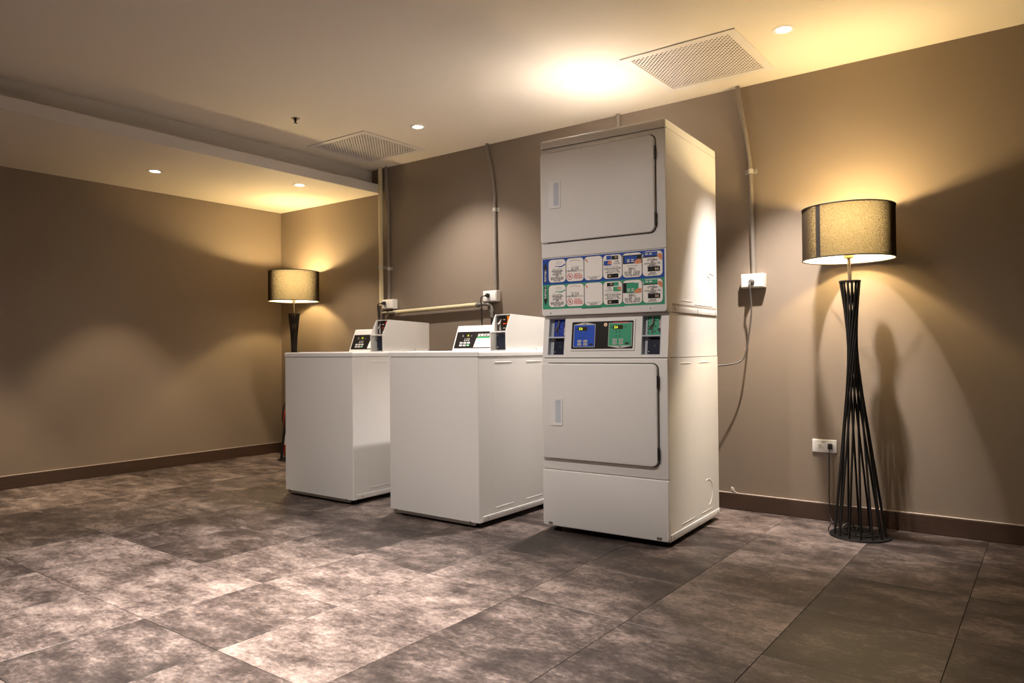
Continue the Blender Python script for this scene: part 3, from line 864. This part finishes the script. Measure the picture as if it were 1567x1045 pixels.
            line(ink, 'Press Start', 0.70, 0.0072, -0.004)
            for f, s, q in ((0.64, '按下啟動鍵', 0.0108), (0.565, '開始', 0.0085), (0.505, '烘乾程式開始進入運轉', 0.0085), (0.445, '時間顯示', 0.0085), (0.40, '倒數至零時結束', 0.0075), (0.125, '剩餘時間', 0.0080), (0.065, '顯示於面板上', 0.0080)):
                line(ink, s, f, q)
        obj('lettering', ink, INK, card)
b = nb(); prism(b, rr(0.235, 0.345, 1.1385, 1.1432, 0.0), 0.0, ST, IP); obj('sticker_tab', b, mat('dark_green_print', srgb(30, 95, 75), 0.4), ip)
b = nb(); prism(b, rr(0.345, 0.470, 1.1400, 1.1432, 0.0), 0.0, ST, IP); obj('sticker_tab', b, GREEN, ip)

# ------------------------------------------------------------------ washers
WW, WD, WH = 0.6646, 0.71, 0.9285
def washer(loc, rz, label, digit, second):
    t = thing('washing_machine', label, 'washer', loc, rz, 'coin-operated top-loading washers')
    b = nb(); box(b, 0, WW, 0, WD, 0.030, 0.899, 0.010, 3, edges=vert_edges); cab = obj('cabinet', b, ENAMEL, t, 30)
    b = nb(); box(b, 0.008, WW-0.008, 0.008, WD-0.008, 0.89, 0.91); obj('seam_gap', b, SEAM, t)
    b = nb(); box(b, -0.002, WW+0.002, -0.004, WD, 0.9015, WH, 0.009, 3, edges=lambda e: all(v.co.z > 0.92 for v in e.verts) or abs(e.verts[0].co.z-e.verts[1].co.z) > 0.01); obj('top_panel', b, ENAMEL, t, 50)
    b = nb(); prism(b, rr(0.07, 0.515, 0.05, 0.50, 0.03), WH-0.001, WH+0.003, None, 0.002); obj('lid', b, ENAMEL, t, 40)
    # front foot rail and screws
    b = nb(); prism(b, rr(0.030, WW-0.030, 0.014, 0.036, 0.004), -0.004, 0.0035, face(0, 0.004, 0)); obj('base_rail', b, GALV, t)
    for x in (0.055, WW-0.06):
        b = nb(); prism(b, circ(x, 0.030, 0.006, 10), -0.004, 0.006, face(0, 0, 0), 0.001); obj('screw', b, CHROME, t, 40)
    for x in (0.06, WW-0.06):
        for y in (0.06, WD-0.06):
            b = nb(); lathe(b, [(0.022, 0.0), (0.022, 0.008), (0.008, 0.010), (0.008, 0.032)], 14, Matrix.Translation((x, y, 0)), close=True); obj('foot', b, RUBBER, t, 40)
    M = sideface(WW, 0, 0)
    for (u0, u1, v, h) in ((0.14, 0.29, 0.868, 0.003), (0.43, 0.58, 0.868, 0.003), (0.14, 0.30, 0.088, 0.003), (0.42, 0.58, 0.088, 0.003)):
        b = nb(); prism(b, rr(u0, u1, v-h, v+h, h*0.95, 3), -0.002, 0.0014, M, 0.001); obj('pressed_rib', b, ENAMEL, cab, 40)
    b = nb(); tube(b, [M @ Vector(p) for p in ((0.12, 0.86, -0.001), (0.12, 0.10, -0.001))], 0.0016, 6); obj('pressed_rib', b, ENAMEL, cab, 50)
    b = nb(); tube(b, [M @ Vector(p) for p in ((0.60, 0.86, -0.001), (0.60, 0.10, -0.001))], 0.0016, 6); obj('pressed_rib', b, ENAMEL, cab, 50)
    b = nb(); prism(b, rr(0.03, WD-0.005, 0.032, 0.060, 0.003), -0.002, 0.0022, M, 0.001); obj('base_rail', b, ENAMEL, cab, 35)
    for u in (0.07, 0.38):
        b = nb(); prism(b, circ(u, 0.046, 0.0045, 10), 0.0018, 0.0038, M, 0.001); obj('screw', b, GALV, cab, 40)
    # sloping console
    ZC = WH
    con = nb()
    prism(con, [(0.540, ZC), (0.700, ZC), (0.700, 1.086), (0.612, 1.090), (0.603, 1.086)], 0.008, 0.638, Matrix(((0, 0, 1, 0), (1, 0, 0, 0), (0, 1, 0, 0), (0, 0, 0, 1))))
    console = obj('console', con, METERW, t)
    CA = math.atan2(0.063, 1.086-ZC)
    C = face(0, 0.540, ZC, CA)
    b = nb(); prism(b, rr(0.018, 0.525, 0.020, 0.132, 0.002), -0.001, 0.0012, C); pan = obj('control_panel', b, PANELBLK, console)
    b = nb(); prism(b, rr(0.098, 0.128, 0.096, 0.116, 0.001), 0.001, 0.0016, C); obj('digit_window', b, LEDBACK, pan)
    b = nb(); text(b, digit, 0.113, 0.106, 0.019, 0.0019, C); obj('lit_digits', b, LED, pan)
    b = nb()
    text(b, '↻', 0.072, 0.106, 0.017, 0.0015, C)
    text(b, '分', 0.140, 0.103, 0.009, 0.0015, C)
    for k in range(3):
        prism(b, rr(0.088+k*0.017, 0.098+k*0.017, 0.070, 0.075, 0.001, 2), 0.001, 0.0015, C)
        text(b, '洗清脫'[k], 0.093+k*0.017, 0.083, 0.010, 0.0015, C)
    obj('lettering', b, SILVERP, pan)
    for i in range(3):
        for j in range(2):
            b = nb(); prism(b, rr(0.058+i*0.030, 0.080+i*0.030, 0.034+j*0.017, 0.045+j*0.017, 0.002), 0.001, 0.0030, C, 0.0008)
            o = obj('button', b, GREENB if (i == 2 and j == 0) else PLASTIC, pan)
            b = nb()
            text(b, ('冷水溫熱啟動' if j == 0 else '標準快洗輕柔')[2*i:2*i+2], 0.069+i*0.030, 0.0395+j*0.017, 0.0085, 0.0034, C); obj('lettering', b, CARD if (i == 2 and j == 0) else GREYINK, o)
    u0 = 0.176 if second else 0.188
    b = nb(); prism(b, [(u0, 0.026), (0.520, 0.026), (0.520, 0.094), (u0+0.012, 0.094)], 0.001, 0.0016, C); cardo = obj('instruction_card', b, CARD, pan)
    if second:
        b = nb(); prism(b, rr(u0+0.012, 0.520, 0.085, 0.094, 0.0), 0.0015, 0.0019, C); obj('green_print_bar', b, GREENB, cardo)
        b = nb()
        for k in range(5):
            for q in range(4):
                text(b, ('放入衣物加洗劑關上蓋投硬幣選水溫')[(k*4+q) % 16] + '請', u0+0.032+k*0.058, 0.072-q*0.0115, 0.0085, 0.0019, C)
        obj('lettering', b, GREYINK, cardo)
        b = nb(); text(b, '投幣式洗衣機', u0+0.085, 0.107, 0.020, 0.0016, C, sx=1.15); obj('lettering', b, CARD, pan)
        b = nb(); prism(b, rr(0.232, 0.234, 0.028, 0.084, 0.0), 0.0015, 0.0019, C); obj('card_divider', b, INK, cardo)
    # coin meter box: two cheeks, rear body, shelf
    X0, X1 = 0.532, 0.645
    P = [(0.268, ZC), (0.700, ZC), (0.700, 1.124), (0.318, 1.136), (0.266, 1.040)]
    YZ = Matrix(((0, 0, 1, 0), (1, 0, 0, 0), (0, 1, 0, 0), (0, 0, 0, 1)))
    b = nb()
    prism(b, P, X0, X0+0.004, YZ); prism(b, P, X1-0.004, X1, YZ)
    prism(b, [(0.335, ZC), (0.700, ZC), (0.700, 1.124), (0.318, 1.136), (0.318, 1.132), (0.335, 1.128)], X0+0.004, X1-0.004, YZ)
    prism(b, [(0.268, 1.034), (0.335, 1.034), (0.335, 1.041), (0.268, 1.041)], X0+0.004, X1-0.004, YZ)
    prism(b, [(0.270, ZC), (0.335, ZC), (0.335, ZC+0.007), (0.270, ZC+0.007)], X0+0.004, X1-0.004, YZ)
    mb = obj('coin_meter', b, METERW, t)
    Q = face(0, 0.334, 0)
    b = nb(); prism(b, rr(X0+0.010, X1-0.006, ZC+0.010, 1.028, 0.002), 0.0, 0.018, Q); obj('coin_vault_door', b, NAVY, mb)
    for z in (ZC+0.022, 1.016):
        b = nb(); prism(b, circ(X0+0.020, z, 0.0045, 10), 0.018, 0.022, Q, 0.001); obj('screw', b, CHROME, mb, 40)
    b = nb(); prism(b, rr(X0+0.010, X1-0.006, 1.043, 1.127, 0.001), 0.0, 0.012, Q); obj('coin_plate', b, PANELBLK, mb)
    b = nb()
    prism(b, rr(X0+0.030, X0+0.040, 1.047, 1.124, 0.002), 0.012, 0.016, Q)
    tube(b, [Q @ Vector(p) for p in ((X0+0.022, 1.082, 0.017), (X0+0.035, 1.092, 0.022), (X0+0.046, 1.110, 0.018))], 0.005, 8)
    obj('coin_slot', b, CHROME, mb, 50)
    b = nb()
    prism(b, rr(X0+0.052, X0+0.078, 1.080, 1.087, 0.002), 0.012, 0.013, Q); obj('red_print_line', b, REDINK if not second else mat('red_orange_print', srgb(230, 80, 40), 0.4), mb)
    b = nb()
    prism(b, rr(X0+0.054, X0+0.068, 1.104, 1.108, 0.001, 2), 0.012, 0.013, Q); prism(b, rr(X0+0.054, X0+0.068, 1.056, 1.060, 0.001, 2), 0.012, 0.013, Q)
    obj('lettering', b, CREAMP, mb)
    b = nb(); prism(b, rr(X0+0.082, X1-0.007, 1.06, 1.125, 0.002), 0.012, 0.013, Q); obj('orange_print_strip', b, ORANGE if second else REDINK, mb)
    # small marks on the meter flank
    Ms = sideface(X1, 0, 0)
    b = nb(); prism(b, rr(0.645, 0.685, 1.094, 1.097, 0.001, 2), -0.001, 0.0006, Ms); obj('pressed_rib', b, METERW, mb)
    for (u, v) in ((0.560, ZC+0.012), (0.688, ZC+0.012)):
        b = nb(); prism(b, circ(u, v, 0.004, 10), -0.001, 0.002, Ms, 0.0008); obj('screw', b, CHROME, mb, 40)
    return t
washer((1.7397, -1.2199, 0), 0.008, 'white coin-operated washing machine nearest the corner floor lamp', '10', False)
washer((2.7384, -1.2316, 0), 0.0054, 'white coin-operated washing machine standing next to the stacked dryer', '8', True)

# ------------------------------------------------------------------ floor lamps
def floor_lamp(loc, label, lean, seam_ang, cord):
    t = thing('floor_lamp', label, 'floor lamp', loc, 0, 'twisted-rod floor lamps')
    sh = lambda z: Vector((lean[0]*z/1.4, lean[1]*z/1.4, z))
    b = nb(); lathe(b, [(0.0, 0.0), (0.140, 0.0), (0.142, 0.003), (0.140, 0.008), (0.0, 0.009)], 40); obj('base', b, BLKMETAL, t, 40)
    N = 14; TW = math.radians(142)
    for k in range(N):
        a = 2*PI*k/N
        p0 = Vector((0.118*math.cos(a), 0.118*math.sin(a), 0.006))
        p1 = Vector((0.044*math.cos(a+TW), 0.044*math.sin(a+TW), 0)) + sh(1.262)
        b = nb(); tube(b, [p0, p1], 0.0056, 6); obj('rod', b, BLKMETAL, t, 60)
    c = sh(1.262)
    b = nb(); lathe(b, [(0.0, -0.004), (0.050, -0.004), (0.051, 0.0), (0.050, 0.004), (0.0, 0.005)], 28, Matrix.Translation(c)); obj('top_plate', b, BLKMETAL, t, 40)
    b = nb(); tube(b, [sh(1.262), sh(1.40)], 0.0085, 12); obj('pole', b, BRONZE, t, 60)
    b = nb(); lathe(b, [(0.010, 1.375), (0.024, 1.380), (0.024, 1.390), (0.018, 1.395), (0.018, 1.464), (0.0, 1.466)], 18, Matrix.Translation(sh(1.4)-Vector((0, 0, 1.4)))); obj('socket', b, BRASS, t, 40)
    ctr = sh(1.50)
    o2 = Matrix.Translation((ctr.x, ctr.y, 0))
    b = nb(); lathe(b, [(0.012, 1.4620), (0.014, 1.4680), (0.034, 1.5000), (0.034, 1.5060), (0.0, 1.5070)], 20, o2); obj('bulb_base', b, PLASTIC, t, 50)
    b = nb(); lathe(b, [(0.020, 1.5075), (0.026, 1.5220), (0.028, 1.5380), (0.025, 1.5520), (0.014, 1.5630), (0.0, 1.5660)], 20, o2); obj('bulb', b, BULB, t, 60)
    R, Z0, Z1 = 0.213, 1.372, 1.628
    b = nb(); lathe(b, [(R, Z0), (R, Z1)], 72, o2); shade = obj('lamp_shade', b, GAUZE, t, 60, fix=False)
    b = nb(); lathe(b, [(R-0.003, Z0+0.002), (R-0.003, Z1-0.002)], 72, o2); obj('shade_liner', b, LINER, shade, 60, fix=False)
    for z in (Z0, Z1):
        b = nb(); tube(b, [o2 @ Vector((R*math.cos(2*PI*k/64), R*math.sin(2*PI*k/64), z)) for k in range(65)], 0.0034, 6); obj('shade_rim', b, SHADEBAND, shade, 60)
    b = nb()
    pts = []
    for k in range(5):
        a = seam_ang + (k-2)*0.030
        pts.append(((R+0.0012)*math.cos(a), (R+0.0012)*math.sin(a)))
    tt = nb()
    lo_ = [tt.verts.new((p[0], p[1], Z0)) for p in pts]; hi_ = [tt.verts.new((p[0], p[1], Z1)) for p in pts]
    for k in range(4): tt.faces.new((lo_[k], lo_[k+1], hi_[k+1], hi_[k]))
    merge(b, tt, o2); obj('shade_seam', b, SHADEBAND, shade, fix=False)
    b = nb()
    for k in range(3):
        a = 2*PI*k/3 + 0.4
        tube(b, [o2 @ Vector((0.016*math.cos(a), 0.016*math.sin(a), 1.405)), o2 @ Vector(((R-0.004)*math.cos(a), (R-0.004)*math.sin(a), 1.420))], 0.002, 6)
    obj('shade_spider', b, BRONZE, t)
    ld = bpy.data.lights.new('lamp_glow', 'POINT'); ld.energy = LAMP_W; ld.color = LAMP_COL; ld.shadow_soft_size = 0.030
    lo = bpy.data.objects.new('lamp_glow', ld); COL.objects.link(lo); lo.parent = t; lo.location = (ctr.x, ctr.y, 1.538)
    if cord:
        b = nb(); tube(b, smooth_path([Vector(p)-Vector(loc) for p in cord], 6), 0.0028, 6)
        cd_ = obj('power_cord', b, RUBBER, t, 60)
        p = Vector(cord[0])-Vector(loc)
        b = nb(); box(b, p.x-0.011, p.x+0.011, p.y-0.004, p.y+0.018, p.z-0.004, p.z+0.026, 0.004, 2); obj('plug', b, RUBBER, cd_, 40)
        b = nb()
        tube(b, smooth_path([Vector(q) for q in ((0.0, -0.06, 0.013), (-0.07, -0.03, 0.014), (-0.05, 0.05, 0.013), (0.05, 0.06, 0.016), (0.075, -0.02, 0.013), (0.0, -0.07, 0.014), (-0.085, 0.0, 0.018), (-0.02, 0.075, 0.024), (0.06, 0.02, 0.02), (0.02, -0.05, 0.014))], 6), 0.0028, 6)
        for (cx, rr_, zz, ph) in ((-0.09, 0.05, 0.055, 0.2), (-0.05, 0.045, 0.05, 0.9), (0.0, 0.04, 0.04, 1.4)):
            tube(b, [Vector((cx+rr_*math.cos(a)*math.cos(ph), -0.03+rr_*math.cos(a)*math.sin(ph), 0.012+zz*max(0, math.sin(a)))) for a in [PI*k/14 for k in range(15)]], 0.0028, 6)
        obj('cord_coil', b, RUBBER, cd_, 60)
    return t
floor_lamp((5.033, -0.250, 0), 'floor lamp with oval-looking drum shade beside the wall outlet on the right', (-0.035, 0.0), -2.03,
           [(4.842, -0.021, 0.390), (4.842, -0.036, 0.36), (4.842, -0.038, 0.25), (4.840, -0.038, 0.12), (4.852, -0.06, 0.03), (4.885, -0.10, 0.004), (4.95, -0.16, 0.014), (5.0, -0.21, 0.014)])
floor_lamp((0.520, -0.245, 0), 'floor lamp in the room corner partly hidden behind a washing machine', (0.0, 0.0), 2.2, None)

# ------------------------------------------------------------------ fire extinguisher in the corner
t = thing('fire_extinguisher', 'red fire extinguisher standing in the corner behind the washing machine', 'extinguisher', (0.268, -0.105, 0))
b = nb(); lathe(b, [(0.0, 0.0), (0.058, 0.0), (0.060, 0.012), (0.060, 0.36), (0.054, 0.395), (0.034, 0.42), (0.018, 0.43), (0.018, 0.445), (0.0, 0.446)], 28); obj('cylinder', b, RED, t, 40)
b = nb(); lathe(b, [(0.0606, 0.10), (0.0606, 0.20)], 28); obj('paper_label', b, CARD, t, 60)
b = nb(); lathe(b, [(0.0, 0.445), (0.016, 0.445), (0.016, 0.475), (0.0, 0.476)], 14); box(b, -0.012, 0.075, -0.008, 0.008, 0.472, 0.480, 0.002, 1); box(b, -0.012, 0.085, -0.008, 0.008, 0.495, 0.503, 0.002, 1); obj('valve_lever', b, BLKMETAL, t, 40)
b = nb(); tube(b, smooth_path([(-0.014, -0.004, 0.462), (-0.040, -0.02, 0.465), (-0.050, -0.036, 0.42), (-0.052, -0.042, 0.36), (-0.050, -0.046, 0.30)], 6), 0.0065, 8); obj('hose', b, RUBBER, t, 60)

# ------------------------------------------------------------------ conduits, pipes, boxes
def conduit(pts, r, label, clips, name='conduit', m=None, ext=0.022):
    t = thing(name, label, 'conduit' if name == 'conduit' else 'pipe', pts[-1], 0, 'grey wall conduits' if name == 'conduit' else None)
    o = Vector(pts[-1])
    b = nb(); tube(b, smooth_path([Vector(p)-o for p in pts], 6), r, 12); obj('tube', b, m or CONDUIT, t, 60)
    for z in clips:
        # where the tube is at this height
        sp = smooth_path(pts, 6)
        q = min(sp, key=lambda p: abs(p.z-z))
        for a, c in zip(sp, sp[1:]):
            if min(a.z, c.z) <= z <= max(a.z, c.z) and abs(a.z-c.z) > 1e-6:
                q = a.lerp(c, (z-a.z)/(c.z-a.z)); break
        x = q.x-o.x; y = q.y-o.y; zz = z-o.z
        b = nb(); lathe(b, [(r+0.0004, zz-0.013), (r+0.002, zz-0.013), (r+0.002, zz+0.013), (r+0.0004, zz+0.013)], 14, Matrix.Translation((x, y, 0)))
        box(b, x-r-ext, x+r+ext, -0.003-o.y, -0.0005-o.y, zz-0.013, zz+0.013)
        for s in (-1, 1):
            lathe(b, [(0.006, -0.008), (0.006, -0.003), (0.0, -0.003)], 8, Matrix.Translation((x+s*(r+ext*0.6), -o.y, zz)) @ Matrix.Rotation(-PI/2, 4, 'X') )
        obj('clip', b, mat('zinc_clip', (0.55, 0.52, 0.48, 1), 0.4, 0.35), t, 40)
    return t
conduit([(2.514, -0.030, 2.441), (2.518, -0.030, 2.37), (2.548, -0.022, 2.22), (2.565, -0.016, 2.06), (2.567, -0.016, 1.9), (2.572, -0.016, 1.366)], 0.0125, 'grey conduit running up the wall above the washer beside the dryer', [1.955])
conduit([(4.372, -0.040, 2.441), (4.380, -0.036, 2.36), (4.412, -0.024, 2.15), (4.432, -0.016, 1.96), (4.436, -0.016, 1.8), (4.444, -0.016, 1.356)], 0.0125, 'grey conduit curving up the wall right of the stacked dryer', [1.945])
conduit([(3.590, -0.030, 2.441), (3.592, -0.026, 2.3), (3.600, -0.016, 2.1), (3.602, -0.016, 1.4)], 0.0125, 'grey conduit mostly hidden behind the stacked dryer', [1.9])
conduit([(1.452, -0.030, 2.441), (1.454, -0.024, 2.3), (1.460, -0.017, 2.1), (1.462, -0.016, 1.8), (1.464, -0.016, 1.353)], 0.0125, 'grey conduit running beside the ivory water pipe', [1.606], ext=0.017)
t = conduit([(1.386, -0.032, 2.440), (1.388, -0.032, 2.0), (1.392, -0.032, 1.31)], 0.0185, 'tall ivory water pipe running up the wall left of the washers', [1.622], 'water_pipe', IVORY, 0.017)
# galvanised bracket that holds both risers
b = nb(); box(b, -0.05, 0.150, -0.018, 0.031, 0.3, 0.318)
b.free()
# horizontal ivory pipe with metal ends
t = thing('water_pipe', 'horizontal ivory water pipe along the wall above the washers', 'pipe', (1.56, -0.036, 1.245))
b = nb(); tube(b, [(0.0, 0, 0.0), (0.855, 0, 0.024)], 0.0165, 14); obj('tube', b, IVORY, t, 60)
b = nb(); tube(b, smooth_path([(0.850, 0, 0.024), (0.90, 0, 0.0255), (0.955, 0, 0.024), (0.985, 0, 0.006), (0.990, 0, -0.030), (0.990, 0, -0.075)], 6), 0.0135, 12)
tube(b, [(0.850, 0, 0.024), (0.872, 0, 0.0245)], 0.0205, 12); tube(b, [(0.990, 0, -0.015), (0.990, 0, -0.034)], 0.0185, 12)
tube(b, [(0.872, 0, 0.0245), (0.882, 0, 0.0248)], 0.017, 8)
obj('metal_elbow', b, GALV, t, 50)
b = nb(); tube(b, smooth_path([(0.0, 0, 0.0), (-0.05, 0, -0.001), (-0.10, 0, -0.002), (-0.16, 0.002, 0.0)], 4), 0.0135, 10); tube(b, [(-0.012, 0, 0), (0.006, 0, 0)], 0.0205, 12); obj('metal_joint', b, GALV, t, 50)
b = nb(); tube(b, smooth_path([(0.990, 0, -0.075), (0.990, 0, -0.20), (0.94, 0.0, -0.34)], 5), 0.009, 8); obj('hose', b, RUBBER, t, 60)
b = nb(); tube(b, smooth_path([(-0.150, 0.0, 0.02), (-0.150, 0, -0.10), (-0.148, 0, -0.25), (-0.10, 0, -0.38)], 5), 0.010, 8); tube(b, smooth_path([(-0.185, -0.004, 0.06), (-0.185, -0.004, -0.10), (-0.16, -0.004, -0.35)], 5), 0.009, 8); obj('hose', b, mat('dark_hose', (0.05, 0.04, 0.035, 1), 0.45), t, 60)
b = nb(); box(b, -0.170, -0.130, -0.03, -0.012, -0.085, -0.055, 0.004, 2); tube(b, [(-0.150, -0.012, -0.07), (-0.150, 0.002, -0.07)], 0.010, 8); obj('valve', b, BRASS, t, 40)
b = nb(); box(b, 0.930, 0.965, -0.022, -0.012, -0.152, -0.132, 0.004, 2); tube(b, [(0.955, -0.012, -0.132), (0.988, 0.0, -0.132)], 0.007, 8); obj('valve_handle', b, REDPL, t, 40)

def junction_box(x0, x1, z0, z1, label, depth=0.052):
    t = thing('junction_box', label, 'outlet box', ((x0+x1)/2, 0, z0), 0, 'surface outlet boxes')
    wx = (x1-x0)/2; hz = z1-z0
    b = nb(); box(b, -wx, wx, -depth, -0.0005, 0, hz, 0.005, 3); bd = obj('body', b, BOXM, t, 40)
    b = nb(); prism(b, rr(-wx+0.006, wx-0.006, 0.006, hz-0.006, 0.004), 0, 0.004, face(0, -depth, 0), 0.002); obj('cover_plate', b, OUTLET, t, 40)
    return t
def plug(b, x, y, z):
    """moulded plug head that points into the wall, with its strain relief bending down"""
    tube(b, [(x, y, z), (x, y-0.012, z), (x, y-0.022, z-0.001), (x, y-0.034, z-0.004)], [0.0155, 0.0155, 0.012, 0.0065], 12)
def cord(label, start, pts, r=0.0042, colour=None):
    t = thing('power_cord', label, 'cord', start, 0, 'machine power cords')
    s = Vector(start)
    b = nb(); plug(b, 0, 0, 0); obj('plug', b, colour or RUBBER, t, 50)
    b = nb(); tube(b, smooth_path([Vector(p)-s for p in pts], 7), r, 8); obj('cable', b, colour or RUBBER, t, 60)
    return t
BD = 0.057
junction_box(1.418, 1.548, 1.275, 1.352, 'surface outlet box under the conduit beside the ivory pipe')
cord('black power cord hanging behind the washer nearest the corner', (1.455, -BD, 1.322), [(1.455, -BD-0.03, 1.320), (1.425, -BD-0.040, 1.315), (1.405, -BD-0.03, 1.295), (1.402, -BD-0.02, 1.22), (1.405, -0.06, 1.0), (1.45, -0.06, 0.7)])
junction_box(2.480, 2.606, 1.285, 1.365, 'surface outlet box above the washer beside the dryer')
cord('black power cord hanging behind the washer beside the dryer', (2.535, -BD, 1.330), [(2.535, -BD-0.03, 1.327), (2.508, -BD-0.042, 1.318), (2.494, -BD-0.034, 1.29), (2.490, -BD-0.02, 1.22), (2.486, -0.07, 1.05), (2.49, -0.06, 0.8)])
junction_box(4.382, 4.512, 1.275, 1.355, 'surface outlet box under the conduit right of the dryer')
GREYC = mat('grey_cord', (0.07, 0.06, 0.052, 1), 0.42)
cord('dark grey power cord looping from the wall box into the dryer', (4.447, -BD, 1.308), [(4.447, -BD-0.03, 1.306), (4.448, -BD-0.040, 1.28), (4.450, -0.088, 1.22), (4.452, -0.086, 1.14), (4.440, -0.09, 1.02), (4.420, -0.10, 0.90), (4.385, -0.13, 0.852), (4.30, -0.20, 0.836), (4.20, -0.26, 0.832), (4.12, -0.29, 0.832)], 0.0046, GREYC)

# wall outlet by the right lamp
t = thing('wall_outlet', 'white double wall outlet with a lamp plug low on the wall', 'outlet', (4.812, 0, 0.366))
b = nb(); prism(b, rr(-0.062, 0.062, 0.0, 0.070, 0.004), 0.0005, 0.009, face(0, 0, 0), 0.003); pl = obj('cover_plate', b, OUTLET, t, 40)
for x in (-0.022, 0.030):
    b = nb(); prism(b, rr(x-0.015, x+0.015, 0.022, 0.050, 0.003), 0.009, 0.0104, face(0, 0, 0), 0.0008); s = obj('socket', b, OUTLET, t, 40)
    b = nb()
    for dx in (-0.006, 0.005): prism(b, rr(x+dx-0.0013, x+dx+0.0013, 0.034, 0.044, 0.0), 0.0103, 0.0108, face(0, 0, 0))
    prism(b, circ(x, 0.028, 0.0025, 8), 0.0103, 0.0108, face(0, 0, 0))
    obj('socket_slot', b, INK, s)
b = nb(); prism(b, [(-0.014, 0.052), (0.010, 0.058), (0.012, 0.062), (-0.016, 0.058)], 0.009, 0.0096, face(0, 0, 0)); obj('scuff_mark', b, GREYINK, t)

# loose corner of wall lining on the baseboard
t = thing('paper_curl', 'small curled flap of wall lining resting on the baseboard by the dryer', 'flap', (4.306, -0.002, 0.0958))
b = nb()
prism(b, [(-0.012, 0.0), (0.012, 0.0), (0.026, 0.0), (0.010, 0.006), (0.004, 0.024), (-0.010, 0.032)], 0.0, 0.010, face(0, 0, 0), 0.002)
obj('flap', b, mat('pale_lining', (0.50, 0.44, 0.38, 1), 0.6), t, 40)
